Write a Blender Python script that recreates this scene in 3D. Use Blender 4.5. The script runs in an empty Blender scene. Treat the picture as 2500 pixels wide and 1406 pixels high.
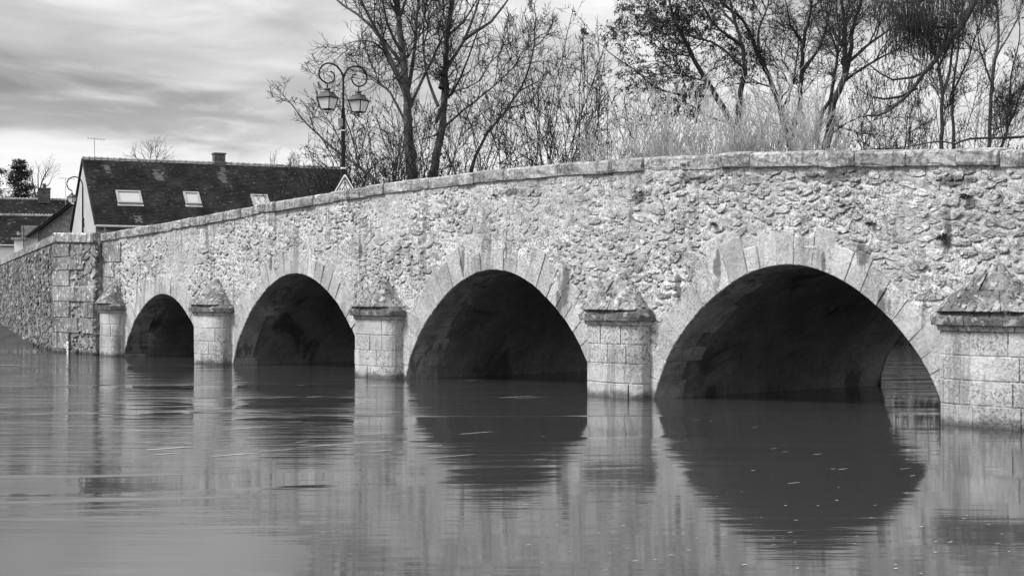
import bpy, math, random
import numpy as np
R = math.radians
random.seed(7); rng = np.random.default_rng(7)
scene = bpy.context.scene
COL = scene.collection

# ------------------------------------------------------------------ camera
EYE = 2.15                      # metres above the flood water
FPX, HORIZON, CX = 3600.0, 717.0, 1250.0
cam = bpy.data.cameras.new('camera')
cam.sensor_width = 36.0
cam.lens = 36.0 * FPX / 2500.0
cam.shift_y = (HORIZON - 703.0) / 2500.0
cam.clip_start, cam.clip_end = 0.1, 6000
cam_o = bpy.data.objects.new('camera', cam); COL.objects.link(cam_o)
cam_o.location = (0, 0, EYE); cam_o.rotation_euler = (R(90), 0, 0)
scene.camera = cam_o

# ------------------------------------------------------------------ light
SUN_AZ = (-0.97, -0.24)         # horizontal direction towards the sun
SUN_EL = R(46)
sun = bpy.data.lights.new('sun', 'SUN'); sun.energy = 1.5; sun.angle = R(14); sun.color = (1, 1, 1)
sun_o = bpy.data.objects.new('sun', sun); COL.objects.link(sun_o)
sun_o.location = (-40, -20, 60)
sun_o.rotation_euler = (R(90) - SUN_EL, 0, math.atan2(SUN_AZ[0], -SUN_AZ[1]))
world = bpy.data.worlds.new('World'); scene.world = world; world.use_nodes = True
nt = world.node_tree; nt.nodes.clear()


class NT:
    """tiny node helper"""
    def __init__(s, tree): s.t = tree
    def n(s, kind, **kw):
        nd = s.t.nodes.new(kind)
        for k, v in kw.items(): setattr(nd, k, v)
        return nd
    def l(s, a, b): s.t.links.new(a, b)
    def put(s, sock, v):
        if isinstance(v, bpy.types.NodeSocket): s.l(v, sock)
        elif isinstance(v, (int, float)) and sock.type == 'RGBA': sock.default_value = (v, v, v, 1)
        else: sock.default_value = v
    def math(s, op, a, b=0.0, clamp=False):
        m = s.n('ShaderNodeMath', operation=op, use_clamp=clamp); s.put(m.inputs[0], a); s.put(m.inputs[1], b); return m.outputs[0]
    def noise(s, vec, scale, detail=5, rough=.55, dist=0.0):
        m = s.n('ShaderNodeTexNoise'); s.l(vec, m.inputs['Vector'])
        m.inputs['Scale'].default_value = scale; m.inputs['Detail'].default_value = detail
        m.inputs['Roughness'].default_value = rough; m.inputs['Distortion'].default_value = dist
        return m.outputs['Fac']
    def step(s, v, a, b, lo=0.0, hi=1.0):
        m = s.n('ShaderNodeMapRange', interpolation_type='SMOOTHSTEP'); s.put(m.inputs[0], v)
        for i, x in enumerate((a, b, lo, hi)): s.put(m.inputs[i + 1], x)
        return m.outputs[0]
    def mix(s, f, a, b):
        m = s.n('ShaderNodeMix', data_type='FLOAT'); s.put(m.inputs[0], f); s.put(m.inputs[2], a); s.put(m.inputs[3], b); return m.outputs[0]
    def scaled(s, vec, sx, sy, sz, rot=0.0, loc=(0, 0, 0)):
        m = s.n('ShaderNodeMapping'); s.l(vec, m.inputs[0]); m.inputs[3].default_value = (sx, sy, sz)
        m.inputs[2].default_value = (0, 0, rot); m.inputs[1].default_value = loc; return m.outputs[0]


N = NT(nt)
tc = N.n('ShaderNodeTexCoord').outputs['Generated']
sky = N.n('ShaderNodeTexSky', sky_type='NISHITA', sun_disc=False)
sky.sun_elevation = SUN_EL; sky.sun_rotation = math.atan2(SUN_AZ[0], SUN_AZ[1])
bw = N.n('ShaderNodeRGBToBW'); N.l(sky.outputs[0], bw.inputs[0])
sp = N.n('ShaderNodeSeparateXYZ'); N.l(tc, sp.inputs[0])
zz = N.math('MAXIMUM', sp.outputs[2], 0.0)
den = N.math('ADD', zz, 0.22)
cb = N.n('ShaderNodeCombineXYZ')
N.l(N.math('DIVIDE', sp.outputs[0], den), cb.inputs[0]); N.l(N.math('DIVIDE', 1.0, den), cb.inputs[1]); N.l(sp.outputs[1], cb.inputs[2])
cv = cb.outputs[0]
c1 = N.noise(N.scaled(cv, 1.5, 2.3, 1, R(-14), (2.6, 4.3, 0)), 1.0, 3, .5, .4)      # broad cloud masses
c2 = N.noise(N.scaled(cv, 4.2, 6.2, 1, R(-14), (1.3, 5.2, 0)), 1.0, 5, .55, .5)      # ragged folds in them
bank = N.math('ADD', zz, N.math('MULTIPLY', sp.outputs[0], .13))                     # a long dark roll of cloud lying across the left
bank = N.math('ADD', N.math('SUBTRACT', bank, .083), N.math('MULTIPLY', N.math('SUBTRACT', c2, .5), .06))
bank = N.math('MULTIPLY', N.step(N.math('ABSOLUTE', bank), .0, .038, 1., 0.), N.step(sp.outputs[0], -.22, -.05, 1., 0.))
cl = N.math('ADD', N.math('MULTIPLY', c1, .70), N.math('MULTIPLY', c2, .30))
cl = N.step(cl, .36, .64, 2.45, 4.9)                      # underside of thick cloud .. thin bright cloud
cl = N.math('MULTIPLY', cl, N.math('SUBTRACT', 1.0, N.math('MULTIPLY', bank, .52)))
glow = N.step(N.math('ADD', zz, N.math('MULTIPLY', N.math('SUBTRACT', c2, .5), .09)), .070, .125, 1.0, 0.0)   # the bank thins out above the horizon
cl = N.mix(glow, cl, 4.7)
cl = N.math('MULTIPLY', cl, N.step(zz, .16, .42, 1., 1.9))   # an overcast sky is brighter overhead
val = N.mix(0.08, cl, bw.outputs[0])
cc = N.n('ShaderNodeCombineColor')
for i in range(3): N.l(val, cc.inputs[i])
bg = N.n('ShaderNodeBackground'); bg.inputs[1].default_value = 0.075
N.l(cc.outputs[0], bg.inputs[0])
N.l(bg.outputs[0], N.n('ShaderNodeOutputWorld').inputs[0])
scene.view_settings.view_transform = 'Standard'; scene.view_settings.look = 'None'
scene.view_settings.exposure = 1.48; scene.view_settings.gamma = 1.0
scene.view_settings.use_curve_mapping = False
scene.cycles.use_denoising = True
scene.cycles.max_bounces = 6; scene.cycles.diffuse_bounces = 4

# ------------------------------------------------------------------ frame of reference: a along the bridge, t behind its face
P0 = np.array([2.92, 30.24]); L = np.array([-.62262, .78252]); B = np.array([.78252, .62262])
def W(a, t, z):
    a = np.asarray(a, float); t = np.asarray(t, float); z = np.asarray(z, float) + 0 * a
    return np.stack([P0[0] + a * L[0] + t * B[0], P0[1] + a * L[1] + t * B[1], z], -1)
def at(px, py, depth):          # a point of the photograph taken back to its real distance
    return np.array([(px - CX) / FPX * depth, depth, EYE + (HORIZON - py) / FPX * depth])

# ------------------------------------------------------------------ numpy noise
def _h(ix, iy, s):
    v = (ix * 374761393 + iy * 668265263 + s * 1442695041) & 0x7fffffff
    v = ((v ^ (v >> 13)) * 1274126177) & 0x7fffffff
    return ((v ^ (v >> 16)) & 0xffff) / 65535.0
def vn(x, y, s=0):
    x = np.asarray(x, float); y = np.asarray(y, float)
    ix = np.floor(x).astype(np.int64); iy = np.floor(y).astype(np.int64); fx = x - ix; fy = y - iy
    fx = fx * fx * (3 - 2 * fx); fy = fy * fy * (3 - 2 * fy)
    return (_h(ix, iy, s) * (1 - fx) + _h(ix + 1, iy, s) * fx) * (1 - fy) + (_h(ix, iy + 1, s) * (1 - fx) + _h(ix + 1, iy + 1, s) * fx) * fy
def fbm(x, y, s=0, o=4, g=.5):
    r = 0; amp = 1; tot = 0
    for k in range(o):
        r = r + amp * vn(np.asarray(x) * 2 ** k, np.asarray(y) * 2 ** k, s + k * 17); tot += amp; amp *= g
    return r / tot

# ------------------------------------------------------------------ objects
ROOT = {}
def thing(name, label, cat, loc, group=None):
    o = bpy.data.objects.new(name, None); COL.objects.link(o); o.location = tuple(float(v) for v in loc)
    o.empty_display_size = .3
    o['label'] = label; o['category'] = cat
    if group: o['group'] = group
    ROOT[o] = np.array(o.location); return o
def mk(name, verts, faces, mat, parent=None, label=None, cat=None, group=None, kind=None, smooth=False, tone=None):
    verts = np.asarray(verts, float).reshape(-1, 3)
    if parent is not None: org = ROOT[parent]
    else: org = np.array([verts[:, 0].mean(), verts[:, 1].mean(), verts[:, 2].min()])
    me = bpy.data.meshes.new(name)
    v = (verts - org)
    if isinstance(faces, np.ndarray):
        nf, k = faces.shape
        me.vertices.add(len(v)); me.vertices.foreach_set('co', v.ravel().astype(np.float32))
        me.loops.add(nf * k); me.loops.foreach_set('vertex_index', faces.ravel().astype(np.int32))
        me.polygons.add(nf); me.polygons.foreach_set('loop_start', (np.arange(nf) * k).astype(np.int32))
        me.update(calc_edges=True)
    else:
        me.from_pydata(v.tolist(), [], [tuple(int(i) for i in f) for f in faces]); me.update()
    if smooth: me.polygons.foreach_set('use_smooth', [True] * len(me.polygons))
    at_ = me.attributes.new('tone', 'FLOAT', 'POINT')
    at_.data.foreach_set('value', (np.ones(len(v)) * (1.0 if tone is None else tone)).astype(np.float32))
    me.materials.append(mat)
    o = bpy.data.objects.new(name, me); COL.objects.link(o)
    if parent is not None: o.parent = parent; ROOT[o] = org
    else: o.location = tuple(org); ROOT[o] = org
    if label: o['label'] = label
    if cat: o['category'] = cat
    if group: o['group'] = group
    if kind: o['kind'] = kind
    return o

class MB:
    """collects shapes into one mesh"""
    def __init__(s): s.v = []; s.f = []; s.n = 0; s.t = []
    def add(s, v, f, tone=1.0):
        v = np.asarray(v, float).reshape(-1, 3); s.v.append(v)
        s.f += [tuple(i + s.n for i in q) for q in f]; s.n += len(v); s.t.append(np.ones(len(v)) * tone); return s
    def box(s, c, ax, ay, az, tone=1.0):       # centre and three half-axis vectors
        c, ax, ay, az = (np.asarray(q, float) for q in (c, ax, ay, az))
        v = [c + i * ax + j * ay + k * az for k in (-1, 1) for j in (-1, 1) for i in (-1, 1)]
        return s.add(v, [(0, 2, 3, 1), (4, 5, 7, 6), (0, 1, 5, 4), (2, 6, 7, 3), (0, 4, 6, 2), (1, 3, 7, 5)], tone)
    def tube(s, pts, r, k=6, cap=True):
        pts = np.asarray(pts, float); r = np.ones(len(pts)) * r
        v, f = tube_mesh(pts[None], r[None], k); f = [tuple(q) for q in f]
        if cap:
            m = len(pts); f += [tuple(range(k))[::-1], tuple((m - 1) * k + i for i in range(k))]
        return s.add(v, f)
    def loft(s, rings, tone=1.0):
        v, f = loft(rings); return s.add(v, f, tone)
    def build(s, name, mat, parent=None, **kw):
        return mk(name, np.concatenate(s.v), s.f, mat, parent, tone=np.concatenate(s.t), **kw)

def tube_mesh(P, Rr, k):                        # P (b,n,3), Rr (b,n) -> verts, quad faces
    b, n, _ = P.shape
    T = np.empty_like(P); T[:, 1:-1] = P[:, 2:] - P[:, :-2]; T[:, 0] = P[:, 1] - P[:, 0]; T[:, -1] = P[:, -1] - P[:, -2]
    T /= np.maximum(np.linalg.norm(T, axis=2, keepdims=True), 1e-9)
    mean = P[:, -1] - P[:, 0]
    ref = np.where(np.abs(mean[:, 2:3]) > .75 * np.linalg.norm(mean, axis=1, keepdims=True), np.array([[1., .13, 0]]), np.array([[0.07, 0, 1.]]))
    U = np.cross(T, ref[:, None, :]); U /= np.maximum(np.linalg.norm(U, axis=2, keepdims=True), 1e-9)
    V = np.cross(T, U)
    th = np.arange(k) * 2 * math.pi / k
    ring = U[:, :, None, :] * np.cos(th)[None, None, :, None] + V[:, :, None, :] * np.sin(th)[None, None, :, None]
    vs = P[:, :, None, :] + ring * Rr[:, :, None, None]
    idx = np.arange(b * n * k).reshape(b, n, k)
    q = np.stack([idx[:, :-1], np.roll(idx, -1, 2)[:, :-1], np.roll(idx, -1, 2)[:, 1:], idx[:, 1:]], -1)
    return vs.reshape(-1, 3), q.reshape(-1, 4)
def loft(rings):
    rings = [np.asarray(r, float) for r in rings]; k = len(rings[0]); v = np.concatenate(rings); f = []
    for i in range(len(rings) - 1):
        for j in range(k):
            j2 = (j + 1) % k; f.append((i * k + j, i * k + j2, (i + 1) * k + j2, (i + 1) * k + j))
    f.append(tuple(range(k))[::-1]); f.append(tuple((len(rings) - 1) * k + j for j in range(k)))
    return v, f
def grid_faces(nu, nv, keep=None):
    idx = np.arange(nu * nv).reshape(nu, nv)
    q = np.stack([idx[:-1, :-1], idx[1:, :-1], idx[1:, 1:], idx[:-1, 1:]], -1)
    q = q.reshape(-1, 4) if keep is None else q[keep]
    return q
def compact(v, f):
    u, inv = np.unique(f.ravel(), return_inverse=True); return v[u], inv.reshape(f.shape), u
def cat(pts, n):                                # Catmull-Rom resample
    p = np.asarray(pts, float); p = np.vstack([2 * p[0] - p[1], p, 2 * p[-1] - p[-2]]); m = len(p) - 3
    u = np.linspace(0, m - 1e-6, n); i = u.astype(int); t = (u - i)[:, None]
    a, b, c, d = p[i], p[i + 1], p[i + 2], p[i + 3]
    return .5 * (2 * b + (c - a) * t + (2 * a - 5 * b + 4 * c - d) * t * t + (3 * b - a - 3 * c + d) * t ** 3)

# ------------------------------------------------------------------ materials (the photograph is black and white: every colour is a grey)
def material(name, base, rough=.85, var=.2, var_scale=.9, spots=0., spot_scale=9., spot_grey=.10, white=0., white_grey=.7,
             streak=0., streak_grey=.14, vein=0., wet=False, bump=.3, bump_scale=28., spec=.3, tone=True, metal=0., extra=None, mask_scale=.8):
    m = bpy.data.materials.new(name); m.use_nodes = True; t = m.node_tree; t.nodes.clear(); n = NT(t)
    pos = n.n('ShaderNodeNewGeometry').outputs['Position']
    big = n.noise(pos, var_scale, 6, .6)
    col = n.step(big, .3, .7, base * (1 - var), base * (1 + var))
    fine = n.noise(pos, 17., 5, .7)
    col = n.math('MULTIPLY', col, n.step(fine, .30, .70, 1 - .85 * var, 1 + .7 * var))
    if streak:
        sv = n.noise(n.scaled(pos, 2.6, 2.6, .28), 1.6, 5, .6, .4); sk = n.noise(pos, .55, 3, .5)
        f = n.math('MULTIPLY', n.step(sv, .50, .60), n.step(sk, .42, .56)); col = n.mix(n.math('MULTIPLY', f, streak), col, streak_grey)
    if white:
        wv = n.noise(pos, 5.5, 4, .6, .2); col = n.mix(n.math('MULTIPLY', n.step(wv, .57, .60), white), col, white_grey)
    if spots:
        mv = n.noise(pos, mask_scale, 4, .6); sv = n.noise(pos, spot_scale, 7, .72)
        f = n.math('MULTIPLY', n.step(sv, .50, .58), n.step(mv, .40, .56)); col = n.mix(n.math('MULTIPLY', f, spots), col, spot_grey)
    if vein:
        v1 = n.noise(n.scaled(pos, 1, 1, 1.5), 3.1, 6, .62, .9); v2 = n.noise(pos, .75, 4, .6)
        rid = n.math('ABSOLUTE', n.math('SUBTRACT', v1, .5)); f = n.math('MULTIPLY', n.step(rid, .004, .018, 1., 0.), n.step(v2, .38, .52)); col = n.mix(n.math('MULTIPLY', f, vein), col, .07)
    if wet:
        sz = n.n('ShaderNodeSeparateXYZ'); n.l(pos, sz.inputs[0]); wl = n.math('ADD', sz.outputs[2], n.math('MULTIPLY', n.math('SUBTRACT', n.noise(pos, 3.5, 4, .6), .5), -.35))
        col = n.math('MULTIPLY', col, n.step(wl, .02, .20, .26, 1.))
    if extra: col = extra(n, pos, col)
    if tone:
        at_ = n.n('ShaderNodeAttribute', attribute_name='tone'); col = n.math('MULTIPLY', col, at_.outputs['Fac'])
    cc = n.n('ShaderNodeCombineColor')
    for i in range(3): n.l(col, cc.inputs[i])
    p = n.n('ShaderNodeBsdfPrincipled'); n.l(cc.outputs[0], p.inputs['Base Color'])
    p.inputs['Roughness'].default_value = rough; p.inputs['Specular IOR Level'].default_value = spec; p.inputs['Metallic'].default_value = metal
    if bump:
        h = n.math('ADD', n.noise(pos, bump_scale, 6, .7), n.math('MULTIPLY', n.noise(pos, bump_scale * .28, 5, .6), 1.6))
        b = n.n('ShaderNodeBump'); b.inputs['Strength'].default_value = bump; b.inputs['Distance'].default_value = .03
        n.l(h, b.inputs['Height']); n.l(b.outputs[0], p.inputs['Normal'])
    n.l(p.outputs[0], n.n('ShaderNodeOutputMaterial').inputs[0])
    return m

STAINS = [(1378, 700, .20, .50), (1366, 745, .14, .34), (1752, 655, .11, .40), (1130, 640, .10, .36), (2108, 618, .16, .22), (2010, 640, .07, .24), (1236, 600, .06, .40), (2310, 560, .10, .45), (1560, 480, .30, .12),
          (880, 610, .12, .3), (660, 640, .1, .3), (340, 560, .25, .16), (2040, 430, .8, .09), (1700, 440, .6, .08), (2330, 440, .4, .10), (1250, 470, .5, .09), (2160, 735, .14, .3), (1655, 705, .10, .35)]   # black crusts: photograph place, half width, half height in metres
def _stains(n, pos, col):
    da = n.n('ShaderNodeVectorMath', operation='DOT_PRODUCT'); n.l(pos, da.inputs[0]); da.inputs[1].default_value = (L[0], L[1], 0); a = n.math('SUBTRACT', da.outputs['Value'], float(P0 @ L))
    sz = n.n('ShaderNodeSeparateXYZ'); n.l(pos, sz.inputs[0]); wob = n.math('MULTIPLY', n.math('SUBTRACT', n.noise(n.scaled(pos, 1, 1, .6), 4.5, 6, .68), .5), 5.0); tot = None
    for px, py, ra, rz in STAINS:
        k = (px - CX) / FPX; a0 = (k * P0[1] - P0[0]) / (L[0] - k * L[1]); z0 = EYE + (HORIZON - py) / FPX * (P0[1] + a0 * L[1])
        u = n.math('POWER', n.math('ABSOLUTE', n.math('DIVIDE', n.math('SUBTRACT', a, a0), ra)), 2.); v = n.math('POWER', n.math('ABSOLUTE', n.math('DIVIDE', n.math('SUBTRACT', sz.outputs[2], z0), rz)), 2.)
        f = n.step(n.math('ADD', n.math('ADD', u, v), wob), .3, 1.2, 1., 0.); f = n.math('MULTIPLY', f, n.step(n.math('ADD', u, v), 1.5, 3.0, 1., 0.)); tot = f if tot is None else n.math('MAXIMUM', tot, f)
    return n.mix(n.math('MULTIPLY', tot, .8), col, .075)
M = {}
M['mortar'] = material('lime_mortar', .54, .95, .30, .8, spots=.7, spot_scale=20, spot_grey=.13, streak=.7, vein=.95, bump=1., bump_scale=24, wet=True, extra=_stains)
M['rubble'] = material('rubble_stone', .52, .95, .35, 1.3, spots=.9, spot_scale=22, spot_grey=.09, white=.35, vein=.9, bump=1., bump_scale=30, wet=True, extra=_stains)
M['ashlar'] = material('dressed_limestone', .46, .9, .20, 1.0, spots=.85, spot_scale=20, spot_grey=.13, streak=.55, vein=.35, bump=.65, bump_scale=34, wet=True)
M['voussoir'] = material('arch_limestone', .47, .9, .20, 1.1, spots=.55, spot_scale=22, spot_grey=.12, streak=.5, streak_grey=.16, vein=.5, bump=.6, bump_scale=32, wet=True, extra=_stains)
M['coping'] = material('coping_limestone', .31, .92, .45, 1.4, spots=.9, spot_scale=13, spot_grey=.09, white=.45, white_grey=.62, streak=.9, streak_grey=.09, bump=.9, bump_scale=26, mask_scale=2.0)
M['cap'] = material('lichened_limestone', .25, .95, .5, 2.2, spots=1., spot_scale=12, spot_grey=.03, white=.55, white_grey=.70, streak=.5, streak_grey=.07, bump=1., bump_scale=26, mask_scale=3.4)
M['cornice'] = material('dark_lichened_cornice', .15, .95, .35, 1.8, spots=.95, spot_scale=9, spot_grey=.06, white=.5, white_grey=.6, streak=.6, streak_grey=.07, bump=1., bump_scale=26, mask_scale=3.)
M['abut'] = material('weathered_blocks', .23, .95, .35, 1.2, spots=.95, spot_scale=7, spot_grey=.06, white=.8, white_grey=.6, streak=.7, streak_grey=.08, bump=1., bump_scale=22, mask_scale=1.4, wet=True)
M['wing'] = material('weathered_rubble', .16, .95, .4, 1.2, spots=.9, spot_scale=7, spot_grey=.05, white=.5, white_grey=.5, streak=.5, bump=1., bump_scale=20, mask_scale=1.1, wet=True)
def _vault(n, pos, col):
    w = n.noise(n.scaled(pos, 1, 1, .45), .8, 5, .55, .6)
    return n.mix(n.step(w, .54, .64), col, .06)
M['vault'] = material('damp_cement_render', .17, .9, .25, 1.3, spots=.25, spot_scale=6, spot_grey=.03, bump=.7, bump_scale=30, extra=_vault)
M['soffit'] = material('dark_soffit_stone', .36, .9, .3, 1.5, spots=.5, spot_scale=6, spot_grey=.03, streak=.6, streak_grey=.03, bump=.8, bump_scale=26)
M['road'] = material('asphalt', .06, .9, .2, 2.0, bump=.3)
M['ground'] = material('winter_grass_earth', .035, 1., .4, .5, spots=.5, spot_scale=4, spot_grey=.03, bump=.8, bump_scale=6)
M['bark'] = material('dark_bark', .055, .95, .35, 2.0, bump=.6, bump_scale=14, spots=.4, spot_scale=8, spot_grey=.02, tone=False)
M['bark_pale'] = material('grey_bark', .10, .95, .4, 2.2, bump=.6, bump_scale=14, spots=.5, spot_scale=8, spot_grey=.03, tone=False)
M['twig'] = material('twig_bark', .028, .9, .2, 1., bump=0, tone=False)
M['twig_pale'] = material('pale_willow_shoot', .46, .8, .25, 1., bump=0, tone=False)
M['leaf'] = material('winter_leaf', .05, .7, .4, 3., bump=0, tone=False)
M['needle'] = material('conifer_needle', .022, .8, .3, 2., bump=0, tone=False)
M['tile'] = material('old_clay_tile', .036, .9, .35, 1.0, spots=.4, spot_scale=5, spot_grey=.02, bump=.4, bump_scale=20)
M['ridge'] = material('ridge_mortar_tile', .30, .9, .3, 2.5, spots=.5, spot_scale=6, spot_grey=.08, bump=.5)
M['render'] = material('pale_wall_render', .42, .95, .12, .7, spots=.25, spot_scale=5, spot_grey=.2, streak=.2, bump=.3, bump_scale=14)
M['white_wall'] = material('white_wall_render', .72, .9, .05, .6, bump=.1)
M['stone_wall'] = material('house_rubble', .26, .95, .35, 1.6, spots=.7, spot_scale=4, spot_grey=.07, white=.5, white_grey=.5, bump=.9, bump_scale=9)
M['brick'] = material('old_brick', .10, .9, .35, 3., bump=.4)
M['zinc'] = material('zinc', .40, .45, .1, 2., bump=0, spec=.5, tone=False)
M['iron'] = material('black_painted_iron', .007, .5, .1, 3., bump=0, spec=.25, tone=False)
M['lamp_glass'] = material('frosted_lamp_glass', .72, .25, .05, 2., bump=0, spec=.5, tone=False)
M['lamp_roof'] = material('lamp_cowl_paint', .022, .5, .1, 4., bump=0, spec=.3, tone=False)
M['pane'] = material('roof_window_blind_glass', .40, .08, .04, 1., bump=0, spec=.6, tone=False)
M['frame'] = material('grey_window_frame', .30, .5, .1, 2., bump=0, tone=False)
M['sign_white'] = material('sign_white', .80, .4, .03, 3., bump=0, tone=False)
M['sign_red'] = material('sign_red_as_grey', .13, .4, .05, 3., bump=0, tone=False)
M['black'] = material('black_print', .012, .5, .1, 3., bump=0, tone=False)
M['foam'] = material('foam', .42, .9, .1, 3., bump=0, tone=False)

def water_material():
    m = bpy.data.materials.new('flood_water'); m.use_nodes = True; t = m.node_tree; t.nodes.clear(); n = NT(t)
    pos = n.n('ShaderNodeNewGeometry').outputs['Position']
    flow = math.atan2(B[1], B[0])
    s1 = n.noise(n.scaled(pos, .35, 1.5, 1, -flow), 1.0, 3, .5, .3)        # smooth swell drawn out along the current
    s2 = n.noise(n.scaled(pos, 1.3, 6.0, 1, -flow * .8), 1.0, 4, .55, .2)   # wavelets
    s3 = n.noise(n.scaled(pos, .42, 2.3, 1, -flow * .55, (3, 8, 0)), 1.0, 4, .55, .4)   # drawn-out streaks of the current
    patch = n.noise(n.scaled(pos, .10, .28, 1, -flow, (2.2, .6, 0)), 1.0, 3, .5, .6)
    tb = n.n('ShaderNodeVectorMath', operation='DOT_PRODUCT'); n.l(pos, tb.inputs[0]); tb.inputs[1].default_value = (B[0], B[1], 0)
    la = n.n('ShaderNodeVectorMath', operation='DOT_PRODUCT'); n.l(pos, la.inputs[0]); la.inputs[1].default_value = (L[0], L[1], 0)
    f = n.math('MULTIPLY', n.step(patch, .38, .56), n.step(la.outputs['Value'], float(P0 @ L) - 14, float(P0 @ L) + 10, .10, 1.))   # the current runs livelier towards the village side
    f = n.math('MAXIMUM', f, n.step(tb.outputs['Value'], float(P0 @ B) + 2, float(P0 @ B) + 8))
    h = n.math('ADD', n.math('MULTIPLY', s1, n.mix(f, .10, .75)), n.math('ADD', n.math('MULTIPLY', n.math('MULTIPLY', s2, n.mix(f, .06, 1.0)), .40), n.math('MULTIPLY', n.math('MULTIPLY', s3, n.mix(f, .03, 1.0)), 1.3)))
    s4 = n.noise(n.scaled(pos, .22, .75, 1, R(-4), (1, 4, 0)), 1.0, 4, .6, .3)   # rough water drawn towards the arches
    h = n.math('ADD', h, n.math('MULTIPLY', s4, n.step(tb.outputs['Value'], float(P0 @ B) + 3, float(P0 @ B) + 10, 0., 5.)))
    b = n.n('ShaderNodeBump'); b.inputs['Strength'].default_value = 1.0; b.inputs['Distance'].default_value = .021
    n.l(h, b.inputs['Height'])
    p = n.n('ShaderNodeBsdfPrincipled')
    p.inputs['Base Color'].default_value = (.036, .036, .036, 1); p.inputs['IOR'].default_value = 1.33
    n.put(p.inputs['Roughness'], n.mix(f, .045, .06)); n.l(b.outputs[0], p.inputs['Normal'])
    n.l(p.outputs[0], n.n('ShaderNodeOutputMaterial').inputs[0]); return m
M['water'] = water_material()
def frosted():
    m = M['lamp_glass']; t = m.node_tree; n = NT(t); p = [x for x in t.nodes if x.type == 'BSDF_PRINCIPLED'][0]; o = [x for x in t.nodes if x.type == 'OUTPUT_MATERIAL'][0]
    tr = n.n('ShaderNodeBsdfTranslucent'); tr.inputs[0].default_value = (.8, .8, .8, 1); mx = n.n('ShaderNodeMixShader'); mx.inputs[0].default_value = .15
    n.l(p.outputs[0], mx.inputs[1]); n.l(tr.outputs[0], mx.inputs[2]); n.l(mx.outputs[0], o.inputs[0])
frosted()

# ------------------------------------------------------------------ line of the side wall (needed by the terrain)
WC0 = W(31.75, -.24, 0.)[:2]; WC1 = np.array([-33.2, 91.]); WD = (WC1 - WC0) / np.hypot(*(WC1 - WC0)); WN = np.array([WD[1], -WD[0]])
if WN @ (-WC0) < 0: WN = -WN
# ------------------------------------------------------------------ terrain and water
def ground_z(a, t):
    a = np.asarray(a, float); t = np.asarray(t, float); w = (fbm(a * .12, t * .12, 5) - .5) * 5
    def up(d, s): return np.clip(d / s, 0, 1) ** 2 * (3 - 2 * np.clip(d / s, 0, 1))
    z = -1.6 + 0 * a
    z = np.maximum(z, -1.6 + 2.7 * up(t - 24.5 + .4 * w, 5))                 # bank across the water behind the bridge
    xy = P0 + a[..., None] * L + t[..., None] * B; o = (xy - WC0) @ WN; u = (xy - WC0) @ WD
    z = np.maximum(z, -1.6 + 4.6 * up(a - 27 + .3 * w, 6) * up(-o - .9, 1.2) * up(t - .8, 1.))   # village bank
    z = np.maximum(z, np.where((u > 0) & (o > -1.2), np.minimum(-.30 + .045 * u - .30 * np.maximum(o, -.3), 1.2), -1.6))   # grass slope below the side wall
    z = np.maximum(z, -1.6 + 2.4 * up(-22.6 - t + .2 * w, 5))               # bank the photographer stands on
    return z + .12 * (fbm(a * .8, t * .8, 9) - .5)
xs = np.unique(np.concatenate([np.linspace(-60, 60, 161), np.linspace(-2500, -60, 26), np.linspace(60, 2500, 26)]))
aa, tt = np.meshgrid(xs, xs, indexing='ij')
mk('ground', W(aa.ravel(), tt.ravel(), ground_z(aa, tt).ravel()), grid_faces(len(xs), len(xs)), M['ground'], kind='structure', smooth=True,
   label='grass and earth of the river banks behind and beside the bridge')
wx = 900.
mk('water', [(-wx, -60, 0), (wx, -60, 0), (wx, 400, 0), (-wx, 400, 0)], [(0, 1, 2, 3)], M['water'], kind='structure',
   label='smooth flood water of the river reflecting the bridge')

# ------------------------------------------------------------------ the bridge
A_MIN, A_MAX = -18.0, 27.95
_pa = np.array([-18, -13, -8.48, -6.1, -4.3, -2.29, -.03, 2.53, 5.46, 8.83, 11.89, 14.99, 17.41, 20.06, 22.98, 26.19, 28.2])
_pz = np.array([3.62, 4.08, 4.45, 4.62, 4.75, 4.87, 4.955, 5.015, 5.04, 5.0, 4.92, 4.82, 4.72, 4.60, 4.46, 4.33, 4.28])
_cf = np.polyfit(_pa, _pz, 6)
def ztop(a): return np.polyval(_cf, a)
COP = .285
def zwall(a): return ztop(a) - COP
ARCH = [(-12.35, -.95, 3.50), (-3.52, -.95, 3.59), (5.40, -1.04, 3.70), (14.52, -1.13, 3.80), (23.06, -1.12, 3.21)]
def arch_r(th, Rr):                                        # slightly raised crown and feet, as measured
    ph = (np.abs(np.pi / 2 - th)) ; u = np.clip(1 - ph / R(75), 0, 1) * np.pi / 2
    return Rr + .045 * np.cos(4 * u)
WIDTH = 7.25
bridge = thing('stone_bridge', 'old humpbacked stone bridge with round arches standing in flood water', 'bridge', W(8, 0, 0.))

def in_ring(a, z, extra):
    m = np.zeros(np.shape(a), bool)
    for (ac, zc, Rr) in ARCH:
        m |= (np.hypot(a - ac, z - zc) < Rr + extra)
    return m
# piers: centre, half width left, half width right, protrusion
PIER = [(-7.96, .94, .94, .42), (.97, .88, .86, .40), (10.06, .95, .95, .43), (19.26, .99, .97, .45), (26.70, .72, .61, .44), (-16.6, .95, .95, .38)]

def in_pier(a, z, pad=.0):
    m = np.zeros(np.shape(a), bool)
    for (ac, wl, wr, p) in PIER:
        s = np.clip((2.62 - z) / .75, 0, 1)
        m |= (z < 2.62) & (a < ac + wl * s + pad) & (a > ac - wr * s - pad)
    return m

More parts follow.
